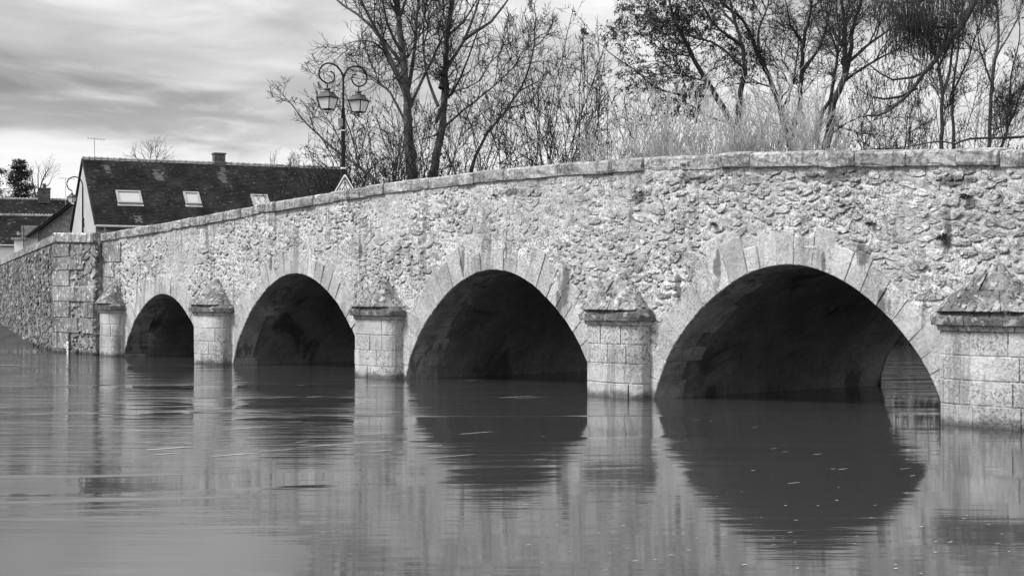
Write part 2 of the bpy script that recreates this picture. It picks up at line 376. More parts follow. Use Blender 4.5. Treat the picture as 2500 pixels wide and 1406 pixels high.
def make_stones(umin, umax, zlo, zhi, n_try, size, skip, seed, mask_t=.44, cl=.86):
    """stone outlines scattered without overlap over a wall; returns list of (u, z, half width, half height)"""
    r = np.random.default_rng(seed); out = []; cell = .34; G = {}
    for k in range(n_try):
        u = r.uniform(umin, umax); ztop_ = zhi(u); z = r.uniform(zlo, ztop_ - .06)
        s = size * math.exp(r.normal(0, .38)) * (1.35 if k < n_try * .12 else .72 if k > n_try * .75 else 1.)
        s = min(s, .19)
        rx = s * r.uniform(1.0, 2.2); rz = s * r.uniform(.48, .86)
        if z + rz > ztop_ - .015 or skip(u, z, max(rx, rz)): continue
        if fbm(u * .55 + 3, z * .75, seed, 3) + .10 * r.normal() < mask_t and k > n_try * .04: continue
        ix, iz = int(u // cell), int(z // cell); bad = False
        for i in range(ix - 2, ix + 3):
            for j in range(iz - 2, iz + 3):
                for (u2, z2, rx2, rz2) in G.get((i, j), ()):
                    if ((u - u2) / (rx + rx2)) ** 2 + ((z - z2) / (rz + rz2)) ** 2 < cl: bad = True; break
                if bad: break
            if bad: break
        if bad: continue
        G.setdefault((ix, iz), []).append((u, z, rx, rz)); out.append((u, z, rx, rz))
    return out

def stone_mesh(r, rx, rz, hgt):
    """one broken stone: local (x, out, z)"""
    k = int(r.integers(6, 11)); th = np.arange(k) * 2 * math.pi / k + r.uniform(-.22, .22, k) + r.uniform(0, 6)
    rad = np.clip(r.normal(.92, .17, k), .55, 1.16)
    c, s = np.cos(th) * rad * rx, np.sin(th) * rad * rz
    rot = r.normal(0, .22); c, s = c * math.cos(rot) - s * math.sin(rot), c * math.sin(rot) + s * math.cos(rot)
    tl, tw = r.normal(0, .4), r.normal(-.25, .45)                # most faces tip so that the lower edge stands out
    def lift(x, z, h): return h * (1 + tl * x / rx + tw * z / rz)
    ring0 = np.stack([c * .96, np.full(k, -.06), s * .96], 1)
    ring1 = np.stack([c, lift(c, s, hgt * .8) + r.normal(-.003, .006, k), s], 1)
    q = r.uniform(.5, .86, k)
    ring2 = np.stack([c * q, lift(c * q, s * q, hgt) + r.normal(0, .005, k), s * q], 1)
    ctr = np.array([[r.normal(0, .15) * rx, hgt + r.normal(0, .006), r.normal(0, .15) * rz]])
    v = np.vstack([ring0, ring1, ring2, ctr]); f = []
    for i in range(k):
        j = (i + 1) % k
        f += [(i, j, k + j, k + i), (k + i, k + j, 2 * k + j, 2 * k + i), (2 * k + i, 2 * k + j, 3 * k)]
    return v, f

def relief(U, Z, stones, seed):
    """mortar surface: lumps and crust, plus grooves washed out round the stones where the wall is worn"""
    worn = np.clip((fbm(U * .5 + 9, Z * .7, seed + 30, 3) - .38) / .16, 0, 1)
    p = (fbm(U * 2.2, Z * 2.2, seed, 5) - .5) * .05 + (fbm(U * 11, Z * 13, seed + 4, 3) - .5) * (.012 + .030 * worn)
    rg = 1 - np.abs(fbm(U * 4.5 + 2 * vn(U * 3, Z * 3, 8), Z * 7.0, seed + 8, 3) - .5) * 12
    p = p - np.clip(rg, 0, 1) * (.2 + .8 * worn) * .026
    us_ = U[:, 0]; carve = np.zeros_like(p)
    for (u, z, rx, rz) in stones:
        i0, i1 = np.searchsorted(us_, (u - rx - .12, u + rx + .12)); zz0, zz1 = Z[i0, 0], Z[i0, -1]; nz = Z.shape[1]
        j0 = max(0, int((z - rz - .16 - zz0) / (zz1 - zz0) * (nz - 1))); j1 = min(nz, int((z + rz + .16 - zz0) / (zz1 - zz0) * (nz - 1)) + 2)
        if i1 <= i0 or j1 <= j0: continue
        dx, dz = (U[i0:i1, j0:j1] - u) / (rx + .02), (Z[i0:i1, j0:j1] - z) / (rz + .02)
        d = np.sqrt(dx ** 2 + dz ** 2); g = np.clip((1.30 - d) / .28, 0, 1) * np.clip(.40 - .75 * dz / np.maximum(d, .1) + .25 * dx / np.maximum(d, .1), 0, 1)
        carve[i0:i1, j0:j1] = np.maximum(carve[i0:i1, j0:j1], g * (.35 + .65 * ((u * 7.3 + z * 3.1) % 1)))
    return p - carve * (.010 + .038 * worn)

# --- front face: mortar bed
STEP = .030
us = np.arange(A_MIN, A_MAX + .001, STEP); nv = 158
vv = np.linspace(0, 1, nv)
U = np.repeat(us[:, None], nv, 1); Z = -.22 + (zwall(us)[:, None] + .26) * vv[None, :]
front = make_stones(A_MIN + .2, A_MAX - .8, -.3, lambda u: float(zwall(u)), 40000, .082,
                    lambda u, z, s: bool(in_ring(np.array(u), np.array(z), .52 + s * .8)) or bool(in_pier(np.array(u), np.array(z), s * .6)), 11, .49)
PR = relief(U, Z, front, 21)
uc = .25 * (U[:-1, :-1] + U[1:, :-1] + U[1:, 1:] + U[:-1, 1:]); zc_ = .25 * (Z[:-1, :-1] + Z[1:, :-1] + Z[1:, 1:] + Z[:-1, 1:])
v = W(U.ravel(), -PR.ravel(), Z.ravel())
v, f, _ = compact(v, grid_faces(len(us), nv, ~in_ring(uc, zc_, .34)))
mk('spandrel_wall', v, f, M['mortar'], bridge, label='pale rubble and mortar wall of the bridge facing the camera')
# --- rubble stones of the front face
r_ = np.random.default_rng(5)
def proj_size(s): return s[2] * s[3] / (P0[1] + s[0] * L[1]) ** 2
vis = lambda s: -8.6 < s[0] < 28 and s[1] > .0
front.sort(key=lambda s: -proj_size(s) * (1 if vis(s) else 0))
rest = MB()
for i, (u, z, rx, rz) in enumerate(front):
    sv, sf = stone_mesh(r_, rx, rz, r_.uniform(-.006, .010))
    base = float((fbm(u * 2.2, z * 2.2, 21, 5) - .5) * .05)
    wv = W(u + sv[:, 0], -(sv[:, 1] + base), z + sv[:, 2]); tn = r_.uniform(.74, 1.12)
    if i < 296: mk('rubble_stone', wv, sf, M['rubble'], bridge, tone=tn)
    else: rest.add(wv, sf, tn)
rest.build('small_rubble', M['rubble'], bridge, kind='stuff')
# --- rear face, parapets, road
ua = np.unique(np.concatenate([np.linspace(A_MIN, A_MAX, 300)] + [np.linspace(ac - math.sqrt(Rr ** 2 - zc ** 2) - .02, ac + math.sqrt(Rr ** 2 - zc ** 2) + .02, 60) for ac, zc, Rr in ARCH]))
zl = np.full(len(ua), -1.0)
for ac, zc, Rr in ARCH:
    d = np.abs(ua - ac); k = d < math.sqrt(Rr ** 2 - zc ** 2) - .03; zl[k] = zc + np.sqrt(Rr ** 2 - d[k] ** 2)
vs = np.concatenate([W(ua, WIDTH, zl), W(ua, WIDTH, zwall(ua))]); n_ = len(ua); i_ = np.arange(n_ - 1)
mk('rear_wall', vs, np.stack([i_, i_ + 1, i_ + 1 + n_, i_ + n_], 1), M['mortar'], bridge)
ub = np.linspace(A_MIN, A_MAX, 60); zr = lambda u: ztop(u) - 1.02
def strip(name, prof, mat):
    rows = [W(ub, t, z(ub) if callable(z) else z) for t, z in prof]; k = len(ub); vs = np.concatenate(rows); fs = []
    for j in range(len(rows) - 1): i = np.arange(k - 1); fs.append(np.stack([j * k + i, j * k + i + 1, (j + 1) * k + i + 1, (j + 1) * k + i], 1))
    return mk(name, vs, np.concatenate(fs), mat, bridge)
strip('parapet_inside', [(.40, lambda u: zwall(u) + .02), (.40, lambda u: zr(u) + .10), (1.3, lambda u: zr(u) + .12), (1.3, zr)], M['mortar'])
strip('roadway', [(1.304, zr), (3.35, lambda u: zr(u) + .05), (WIDTH - 1.304, zr)], M['road'])
strip('far_parapet_inside', [(WIDTH - 1.3, zr), (WIDTH - 1.3, lambda u: zr(u) + .12), (WIDTH - .4, lambda u: zr(u) + .10), (WIDTH - .4, lambda u: zwall(u) + .02)], M['mortar'])
for a_end, nm in ((A_MIN, 'end_wall'), (A_MAX, 'end_wall')):
    z1 = float(zr(a_end)); mk(nm, W(np.array([a_end] * 4), np.array([0.02, WIDTH - .02, WIDTH - .02, .02]), np.array([-1., -1., z1, z1])), [(0, 1, 2, 3)], M['mortar'], bridge)

# --- vaults, rings of voussoirs
rv = np.random.default_rng(31)
for ac, zc, Rr in ARCH:
    th_w = math.asin(-zc / Rr)                              # angle of the waterline
    th = np.linspace(0, np.pi, 97); tt_ = np.linspace(.02, WIDTH, 75)
    TH, TT = np.meshgrid(th, tt_, indexing='ij')
    rr = arch_r(TH, Rr) + .035 + (fbm(TH * 9, TT * 2.2, 41, 5) - .5) * .06
    inset = np.clip((TT - .75 - .25 * vn(TH * 8, TT * 0, 3)) / .08, 0, 1) * -.05       # the cement coat stands proud of the stone edge
    rr = rr + inset
    aa_ = ac - np.cos(TH) * rr; z_ = zc + np.sin(TH) * rr
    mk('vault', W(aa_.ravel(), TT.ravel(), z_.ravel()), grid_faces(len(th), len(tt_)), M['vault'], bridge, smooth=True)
    tb = np.linspace(0, np.pi, 80); ring = []
    ri, ro = arch_r(tb, Rr) + .012, arch_r(tb, Rr) + .60
    vs = np.concatenate([W(ac - np.cos(tb) * ri, .012, zc + np.sin(tb) * ri), W(ac - np.cos(tb) * ro, .012, zc + np.sin(tb) * ro)]); i = np.arange(79)
    mk('arch_mortar', vs, np.stack([i, i + 1, i + 81, i + 80], 1), M['mortar'], bridge)
    nvs = int(round(Rr * 2.62 / .37)); edges = np.linspace(R(8), R(172), nvs + 1); edges[1:-1] += rv.normal(0, .010, nvs - 1)
    for k in range(nvs):
        g = rv.uniform(.003, .006) / Rr if rv.random() < .5 else rv.uniform(.007, .018) / Rr
        t0, t1 = edges[k] + g, edges[k + 1] - g; mid = .5 * (t0 + t1)
        ln = rv.uniform(.42, .82) * (1.0 if abs(mid - np.pi / 2) < .9 else .85); dep = rv.choice([.62, .8, 1.0]) ; pr = rv.uniform(.0, .020)
        tq = np.linspace(t0, t1, 4); rings = []
        def sect(t, shr, rin):
            lo = arch_r(tq, Rr) + rin; hi = lo * 0 + Rr + ln - shr
            c = .5 * (t0 + t1); q = c + (tq - c) * (1 - shr * 2.2)
            pa = np.concatenate([ac - np.cos(q) * lo, (ac - np.cos(q) * hi)[::-1]]); pz = np.concatenate([zc + np.sin(q) * lo, (zc + np.sin(q) * hi)[::-1]])
            return W(pa, t, pz)
        jit = rv.normal(0, .010, (8, 3)); jit[:4] *= .35
        rings = [sect(-pr, .018, .018) + jit, sect(-pr + .016, 0., .002) + jit * .6, sect(.2, 0., 0.), sect(dep, 0., .004)]
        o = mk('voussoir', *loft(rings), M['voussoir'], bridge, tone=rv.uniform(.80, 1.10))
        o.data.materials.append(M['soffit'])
        # the soffit side of the block takes a darker stone than its face
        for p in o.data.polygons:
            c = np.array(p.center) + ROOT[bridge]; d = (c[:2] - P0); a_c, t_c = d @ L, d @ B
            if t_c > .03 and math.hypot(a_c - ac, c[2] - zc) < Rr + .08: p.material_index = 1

# --- coping stones
def coping_run(fn_a, a0, a1, mean, front_t, back_t, parent, matl, name='coping_stone', hgt=COP):
    u = a0
    while u < a1 - .05:
        w = rv.uniform(.75, 1.3) * mean
        if u + w > a1 - .4: w = a1 - u
        e0, e1 = u + .0025, u + w - .0025; up, out = rv.normal(0, .010), rv.normal(0, .016); rings = []
        for q, sh in ((0, .014), (.015, 0), (.33, 0), (.66, 0), (1 - .015, 0), (1, .014)):
            a = e0 + (e1 - e0) * q; zt = float(fn_a(a)) + up; n1 = rv.normal(0, .011, 10)
            sec = [(front_t - out + .03 + sh, zt - hgt + .004 + sh), (front_t - out + .006 + sh, zt - hgt + .012 + sh), (front_t - out + sh, zt - hgt * .75), (front_t - out + sh, zt - hgt * .4), (front_t - out + .004 + sh, zt - .05), (front_t - out + .045, zt - .008 - sh),
                   (.5 * (front_t + back_t), zt + .022 - sh), (back_t - .04, zt - sh), (back_t, zt - .06), (back_t, zt - hgt + .01)]
            rings.append(W(np.full(10, a), np.array([s[0] for s in sec]) + n1 * .8, np.array([s[1] for s in sec]) + n1 * .5))
        mk(name, *loft(rings), matl, parent, tone=rv.uniform(.88, 1.10)); u += w
coping_run(ztop, A_MIN, A_MAX, .92, -.065, .47, bridge, M['coping'])
coping_run(ztop, A_MIN, A_MAX, 1.6, WIDTH - .47, WIDTH + .06, bridge, M['coping'], 'far_coping_stone')

# --- piers with caps
def plan(ac, wl, wr, p, over=0., scale=1., lift=0.):
    """outline of the cutwater from its left root round to its right root: [(a, out)]"""
    wl, wr, p = (wl + over) * scale, (wr + over) * scale, (p + over) * scale
    ph = np.linspace(0, np.pi, 15); c, q = np.cos(ph), np.sin(ph)                 # rounded cutwater: flattened nose, soft shoulders
    x = np.sign(c) * np.abs(c) ** .62; y = q ** .55; m = (wl + wr) / 2
    return np.stack([ac + (wl - wr) / 2 + x * m, y * p], 1)
def along(pl, u):
    seg = np.hypot(*np.diff(pl, axis=0).T); s = np.concatenate([[0], np.cumsum(seg)]); u = np.asarray(u) * s[-1]
    return np.stack([np.interp(u, s, pl[:, 0]), np.interp(u, s, pl[:, 1])], 1)
def slab(name, pl0, pl1, u0, u1, z0, z1, parent, mat, tone, worn=.005, lip=.014, m=9):
    """a block following the outline from u0 to u1 between two levels"""
    uu = np.linspace(u0, u1, m); j = rv.normal(0, worn, (m, 2)); rings = []
    for q, sh in ((0., lip), (lip * 1.1 / (z1 - z0), 0.), (.5, 0.), (1 - lip * 1.1 / (z1 - z0), 0.), (1., lip)):
        o = along(pl0 + (pl1 - pl0) * q, uu); c = o.mean(0) - np.array([0, .3]); o = o + j * (1 if sh == 0 else .6); o = o + (c - o) * sh * 1.6
        ins = np.array([[o[-1, 0] * .8 + o[0, 0] * .2, -.06], [o[0, 0] * .8 + o[-1, 0] * .2, -.06]]); o = np.vstack([o, ins])
        rings.append(W(o[:, 0], -o[:, 1], np.full(len(o), z0 + (z1 - z0) * q)))
    return mk(name, *loft(rings), mat, parent, tone=tone)
for ip, (ac, wl, wr, p) in enumerate(PIER):
    cap0 = 1.50 if ip else 1.545
    pl = plan(ac, wl, wr, p)
    core = plan(ac, wl - .018, wr - .018, p - .018)
    cr = [W(core[:, 0], -core[:, 1], np.full(len(core), z)) for z in (-1.0, cap0 + .02)]
    pier = mk('pier', *loft(cr), M['mortar'], bridge)
    zc = [cap0 - .40 * k for k in range(6)]
    for k in range(5):
        z1, z0 = zc[k] - .006 + rv.normal(0, .004), zc[k + 1] + .006
        cuts = [0, .10 + rv.uniform(0, .06), .36 + rv.uniform(-.05, .05) + (.12 if k % 2 else 0), .68 + rv.uniform(-.06, .06) + (.08 if k % 2 else 0), 1.0]
        if rv.random() < .4: cuts.pop(2)
        for c0, c1 in zip(cuts[:-1], cuts[1:]):
            e = .006 if rv.random() < .7 else .012
            slab('stone_block', pl, pl, c0 + e * .5, c1 - e * .5, z0, z1, pier, M['ashlar'], rv.uniform(.86, 1.06))
    pc = p + .20
    def course(name, over0, over1, z0, z1, cuts, mat, sc0=1., sc1=1., worn=.006, lip=.010):
        a_, b_ = plan(ac, wl, wr, pc if name == 'cap_stone' else p, over0, sc0), plan(ac, wl, wr, pc if name == 'cap_stone' else p, over1, sc1)
        for c0, c1 in zip(cuts[:-1], cuts[1:]): slab(name, a_, b_, c0 + .002, c1 - .002, z0, z1, pier, mat, rv.uniform(.85, 1.1), worn, lip)
    course('moulding', .035, .055, cap0, cap0 + .085, [0, .30 + rv.uniform(0, .1), .75, 1], M['ashlar'], lip=.006)
    course('cornice_block', .135, .155, cap0 + .088, cap0 + .225, [0, .38 + rv.uniform(0, .1), 1], M['cornice'])
    course('cornice_block', .130, .06, cap0 + .228, cap0 + .33, [0, .5 + rv.uniform(-.1, .1), 1], M['cornice'], lip=.008, worn=.010)
    course('cap_stone', .0, .0, cap0 + .32, cap0 + .66, [0, .24, .62 + rv.uniform(-.08, .08), 1], M['cap'], 1.0, .66, worn=.014)
    course('cap_stone', .0, .0, cap0 + .655, cap0 + .93, [0, .45 + rv.uniform(-.08, .08), 1], M['cap'], .66, .34, worn=.014)
    course('cap_stone', .0, .0, cap0 + .925, cap0 + 1.10, [0, 1], M['cap'], .33, .13, worn=.012)

# --- dressed stones above the end pier and under the coping
for k, (a0, a1, z0, z1) in enumerate([(26.35, 27.9, 3.25, 3.95), (26.9, 27.9, 2.72, 3.23), (26.4, 27.9, 2.2, 2.70)]):
    sub = [a0, .5 * (a0 + a1) + rv.uniform(-.1, .1), a1]
    for b0, b1 in zip(sub[:-1], sub[1:]):
        rg = []
        for q, sh in ((-.06, .0), (.018, .0), (.035, .014)):
            rg.append(W(np.array([b0 + .006 + sh, b1 - .006 - sh, b1 - .006 - sh, b0 + .006 + sh]) + rv.normal(0, .004, 4), -q, np.array([z0 + .006 + sh, z0 + .006 + sh, z1 - .006 - sh, z1 - .006 - sh])))
        mk('stone_block', *loft(rg), M['abut'], bridge, tone=rv.uniform(1.0, 1.4))

# --- abutment: the tall block where the bridge meets the village bank
AB0, AB1, ABP = 27.96, 31.75, .30
abz = lambda u: 4.29 + (np.asarray(u) - 28) * .035
abut = mk('abutment', *loft([W(np.array([AB0, AB1, AB1, AB0]), np.array([-ABP + .05, -ABP + .05, 1.2, 1.2]), np.array([-1.] * 4)),
                             W(np.array([AB0, AB1, AB1, AB0]), np.array([-ABP + .05, -ABP + .05, 1.2, 1.2]), np.array([4.26, 4.38, 4.38, 4.26]))]), M['abut'], bridge)
ra = np.random.default_rng(77)
zrow = [-.4, .12, .72, 1.28, 1.86, 2.42, 3.0, 3.5, 3.96]
for k in range(8):
    if k % 2: cuts = [AB1, AB1 - 1.55, AB0 + .9, AB0]
    else: cuts = [AB1, AB1 - 2.3, AB0 + 1.0, AB0]
    for c1, c0 in zip(cuts[:-1], cuts[1:]):
        quoin = c1 == AB1; rg = []; z0, z1 = zrow[k] + .008, zrow[k + 1] - .008
        if not quoin and ra.random() < .75: continue
        for q, sh in ((ABP - .1, 0), (ABP, 0), (ABP + .03, .02)):
            rg.append(W(np.array([c0 + .008 + sh, c1 - (.0 if quoin else .008) - sh * .3, c1 - (.0 if quoin else .008) - sh * .3, c0 + .008 + sh]) + ra.normal(0, .008, 4), -q, np.array([z0 + sh, z0 + sh, z1 - sh, z1 - sh])))
        mk('stone_block', *loft(rg), M['abut'], abut, tone=ra.uniform(.8, 1.25))
def skip_ab(u, z, s): return u > AB1 - (1.55 if int(np.searchsorted(zrow, z) - 1) % 2 else 2.3) - s * .6
ab_st = make_stones(AB0 + .05, AB1, -.2, lambda u: 3.95, 2500, .16, skip_ab, 14, .0, .80)
mb = MB()
for (u, z, rx, rz) in ab_st:
    sv, sf = stone_mesh(ra, rx, rz, ra.uniform(.02, .06)); wv = W(u + sv[:, 0], -(sv[:, 1] + ABP - .05), z + sv[:, 2])
    mk('rubble_stone', wv, sf, M['abut'], abut, tone=ra.uniform(.6, 1.15))
u = AB0
for w in (1.25, 1.2, 1.34):
    e0, e1 = u + .006, u + w - .006; rg = []
    for a, sh in ((e0, .012), (e0 + .02, 0), (e1 - .02, 0), (e1, .012)):
        zt = float(abz(a)); sec = [(-ABP - .05 + sh, zt - .33 + sh), (-ABP - .055 + sh, zt - .05), (-ABP + .0, zt), (.5, zt + .01), (.62, zt - .33)]
        rg.append(W(np.full(5, a), np.array([s[0] for s in sec]) + ra.normal(0, .006, 5), np.array([s[1] for s in sec]) + ra.normal(0, .005, 5)))
    mk('coping_stone', *loft(rg), M['abut'], abut, tone=1.25); u += w

# ------------------------------------------------------------------ side wall running back from the abutment along the village bank
C0 = W(AB1, -ABP + .06, 0.)[:2]; C1 = np.array([-33.2, 91.])
wd = C1 - C0; wl_ = float(np.hypot(*wd)); wd /= wl_; wn = np.array([wd[1], -wd[0]])
if wn @ (np.array([0, 0]) - C0) < 0: wn = -wn
def WW(u, o, z):
    u = np.asarray(u, float); o = np.asarray(o, float)
    return np.stack([C0[0] + u * wd[0] + o * wn[0], C0[1] + u * wd[1] + o * wn[1], np.asarray(z, float) + 0 * u], -1)
wz = lambda u: 4.36 - .021 * np.asarray(u, float)
side = thing('retaining_wall', 'dark weathered rubble wall sloping away from the bridge at the far left', 'wall', WW(6., 0., 0.))
su = np.arange(0, wl_, .10); sv_ = np.linspace(0, 1, 60); U2 = np.repeat(su[:, None], 60, 1); Z2 = -.6 + (wz(su)[:, None] - .3 + .62) * sv_[None, :]
st2 = make_stones(.05, 30., -.1, lambda u: float(wz(u)) - .3, 16000, .10, lambda u, z, s: False, 23, .0, .80)
PR2 = relief(U2, Z2, st2, 51)
mk('mortar_bed', WW(U2.ravel(), PR2.ravel(), Z2.ravel()), grid_faces(len(su), 60), M['wing'], side)
mb = MB(); rs = np.random.default_rng(9)
for (u, z, rx, rz) in st2:
    svv, sf = stone_mesh(rs, rx, rz, rs.uniform(.004, .035)); mb.add(WW(u + svv[:, 0], svv[:, 1], z + svv[:, 2]), sf, rs.uniform(.5, 1.7))
mb.build('rubble_facing', M['wing'], side, kind='stuff')
u = .05
while u < wl_ - 1:
    w = rs.uniform(.7, 1.2); e0, e1 = u + .006, u + w - .006; rg = []
    for a in (e0, e0 + .02, e1 - .02, e1):
        zt = float(wz(a)); sh = .012 if a in (e0, e1) else 0
        rg.append(WW(np.full(5, a), np.array([.05 - sh, .06 - sh, .0, -.45, -.5]) + rs.normal(0, .008, 5), np.array([zt - .3, zt - .04, zt, zt, zt - .3]) + rs.normal(0, .008, 5)))
    mk('coping_stone', *loft(rg), M['wing'], side, tone=rs.uniform(1.1, 1.8)); u += w
mk('wall_back', WW(np.array([0, wl_, wl_, 0]), np.array([-.45] * 4), np.array([-.6, -.6, float(wz(wl_)) - .3, float(wz(0)) - .3])), [(0, 1, 2, 3)], M['wing'], side)

# ------------------------------------------------------------------ water gauge on the abutment
gauge = thing('water_gauge', 'narrow white water level gauge with black marks at the foot of the abutment', 'gauge', W(30.15, -.40, 0.))
gm = MB(); gm.box(W(30.15, -.385, .02), np.append(L, 0) * .075, np.append(B, 0) * .012, (0, 0, .40)); gm.build('board', M['sign_white'], gauge)
gm = MB()
for k in range(7): gm.box(W(30.15 + (.03 if k % 2 else -.03), -.399, -.22 + k * .088), np.append(L, 0) * .04, np.append(B, 0) * .003, (0, 0, .022))
gm.build('gauge_marks', M['black'], gauge)

# ------------------------------------------------------------------ houses
def vec(x, y): return np.array([x, y, 0.])
def roof_side(parent, e0, e1, r0, r1, row, tw, tone_fn, seed, name='roof_tiles', mat='tile'):
    """overlapping tiles on the slope between eave e0-e1 and ridge r0-r1"""
    r = np.random.default_rng(seed); e0, e1, r0, r1 = (np.asarray(q, float) for q in (e0, e1, r0, r1))
    ld = np.linalg.norm(e1 - e0); sd = np.linalg.norm(r0 - e0); ux = (e1 - e0) / ld; us_ = (r0 - e0) / sd; nn = np.cross(ux, us_); nn = nn if nn[2] > 0 else -nn
    nr, nc = int(sd / row), int(ld / tw); Vs = []; Fs = []; Ts = []; c = 0
    for i in range(nr):
        off = .5 * tw * (i % 2)
        s0 = i * row - .02; s1 = min(s0 + row * 1.5, sd); x0 = off + np.arange(-1, nc) * tw
        x0 = x0[(x0 > -.05) & (x0 + tw < ld + .05)]
        k = len(x0); jz = r.normal(0, .006, k); js = r.normal(0, .006, k); g = .006
        h0 = .065 + jz; h1 = .008
        def P(x, s, h): return e0[None] + ux[None] * x[:, None] + us_[None] * (np.ones(k) * s)[:, None] + nn[None] * (np.ones(k) * h)[:, None]
        q = np.stack([P(x0 + g, s0 + js, h0 - .05), P(x0 + tw - g, s0 + js, h0 - .05), P(x0 + tw - g, s0 + js, h0), P(x0 + g, s0 + js, h0), P(x0 + tw - g, s1, h1), P(x0 + g, s1, h1)], 1)
        Vs.append(q.reshape(-1, 3)); b = c + np.arange(k)[:, None] * 6
        Fs.append((b + np.array([0, 1, 2, 3])).reshape(-1, 4)); Fs.append((b + np.array([3, 2, 4, 5])).reshape(-1, 4)); c += 6 * k
        tn = tone_fn(x0 / ld, (s0 + row) / sd, r); Ts.append(np.repeat(tn, 6))
    return mk(name, np.concatenate(Vs), np.concatenate(Fs), M[mat], parent, kind='stuff', tone=np.concatenate(Ts))
def ridge_tiles(parent, r0, r1, n, rad=.13):
    for i in range(n):
        p0 = r0 + (r1 - r0) * (i / n); p1 = r0 + (r1 - r0) * ((i + .97) / n); ux = (r1 - r0) / np.linalg.norm(r1 - r0); sd = np.cross(ux, (0, 0, 1.)); rg = []
        for p, k in ((p0, 1.3), (p0 + ux * .09, 1.3), (p0 + ux * .10, 1.0), (p1, .95)):
            th = np.linspace(-.2, math.pi + .2, 7); rg.append(np.array([p + sd * math.cos(q) * rad * k + np.array([0, 0, 1.]) * (math.sin(q) * rad * k * 1.1 - .02) for q in th]))
        mk('ridge_tile', *loft(rg), M['ridge'], parent, tone=rv.uniform(.75, 1.2))
def quad(name, pts, mat, parent, **kw): return mk(name, pts, [tuple(range(len(pts)))], mat, parent, **kw)
def chimney(parent, c, ux, uy, w, d, h, mat='brick'):
    Z3 = np.array([0, 0, 1.]); m = MB(); nb = int(h / .085)
    for i in range(nb): m.box(c + Z3 * (i * .085 + .04), ux * (w + rv.normal(0, .006)), uy * (d + rv.normal(0, .006)), Z3 * .036, rv.uniform(.7, 1.3))
    m.box(c + Z3 * h * .5, ux * (w - .02), uy * (d - .02), Z3 * h * .5, 1.6)
    ch = m.build('chimney', M[mat], parent)
    m = MB(); m.box(c + Z3 * (h + .03), ux * (w + .05), uy * (d + .05), Z3 * .05); m.build('chimney_cap', M['brick'], ch); return ch
def antenna(parent, base, h, boom, dirv, n=6):
    m = MB(); Z3 = np.array([0, 0, 1.]); top = base + Z3 * h; dirv = dirv / np.linalg.norm(dirv); sd = np.cross(dirv, Z3)
    m.tube([base, top], .022, 5); m.tube([top - dirv * boom * .4, top + dirv * boom * .6 - Z3 * .06], .018, 4)
    for i in range(n): q = top + dirv * boom * (-.38 + .95 * i / (n - 1)); m.tube([q - sd * .22, q + sd * .22], .008, 4); m.tube([q - Z3 * .1, q + Z3 * .06], .010, 4)
    return m.build('antenna', M['zinc'], parent)

# long house
r0 = at(201, 389, 93.); r1 = at(846, 410, 100.6); r1[2] = r0[2]
ux = (r1 - r0) / np.linalg.norm(r1 - r0); uy = np.array([-ux[1], ux[0], 0.]); uy = -uy if uy[1] > 0 else uy     # uy towards the camera
HD = 4.6; EAVE = 6.28
e0 = r0 + uy * HD; e0[2] = EAVE; e1 = r1 + uy * HD; e1[2] = EAVE; b0 = r0 - uy * HD; b0[2] = EAVE; b1 = r1 - uy * HD; b1[2] = EAVE
HB = 2.6
house = thing('long_house', 'long house with a dark tiled roof, three roof windows and a pale gable', 'house', ((r0 + r1) / 2)[:2].tolist() + [HB])
def dn(p, z): q = p.copy(); q[2] = z; return q
oh = ux * .06
gi = lambda p: p + ux * .0
quad('gable_wall', [dn(b0 + oh + uy * .25, HB), dn(e0 + oh - uy * .25, HB), e0 + oh - uy * .25 - np.array([0, 0, .12]), r0 + oh - np.array([0, 0, .16]), b0 + oh + uy * .25 - np.array([0, 0, .12])], M['render'], house)
quad('front_wall', [dn(e0 + oh - uy * .25, HB), dn(e1 - oh - uy * .25, HB), e1 - oh - uy * .25, e0 + oh - uy * .25], M['stone_wall'], house)
quad('back_wall', [dn(b0 + oh + uy * .25, HB), dn(b1 - oh + uy * .25, HB), b1 - oh + uy * .25, b0 + oh + uy * .25], M['render'], house)
quad('end_wall', [dn(b1 - oh + uy * .25, HB), dn(e1 - oh - uy * .25, HB), e1 - oh - uy * .25 - np.array([0, 0, .12]), r1 - oh - np.array([0, 0, .16]), b1 - oh + uy * .25 - np.array([0, 0, .12])], M['render'], house)
up = np.array([0, 0, .10])
mk('roof', [e0, e1, r1, r0, b0, b1, e0 - up, e1 - up, r1 - up, r0 - up, b0 - up, b1 - up], [(0, 1, 2, 3), (3, 2, 5, 4), (7, 6, 9, 8), (8, 9, 10, 11), (0, 3, 9, 6), (3, 4, 10, 9), (1, 7, 8, 2), (2, 8, 11, 5), (0, 6, 7, 1), (4, 5, 11, 10)], M['tile'], house)
spots = [(.075, .86, .010, .06), (.255, .80, .016, .08), (.49, .80, .014, .09), (.145, .10, .012, .06), (.335, .11, .012, .03), (.50, .92, .01, .04)]
def tones(x, s, r):
    tn = r.uniform(.75, 1.25, len(x)); tn = np.where(r.random(len(x)) < .03, tn * 2.4, tn); tn = tn * (.75 + .9 * vn(x * 26, np.full(len(x), s * 9), 6))
    for cx, cs, wx_, ws in spots: tn = np.where((np.abs(x - cx) < wx_ * (1.2 - abs(s - cs) / ws * .4)) & (abs(s - cs) < ws) & (r.random(len(x)) < .85), 5.5, tn)
    return tn
roof_side(house, e0, e1, r0, r1, .135, .17, tones, 3)
roof_side(house, b0, b1, r0, r1, .28, .34, tones, 4, 'rear_roof_tiles')
ridge_tiles(house, r0 + np.array([0, 0, .07]), r1 + np.array([0, 0, .07]), 46, .11)
def on_roof(x, s, h): return e0 + (e1 - e0) * x + (r0 - e0) * s + nrm * h
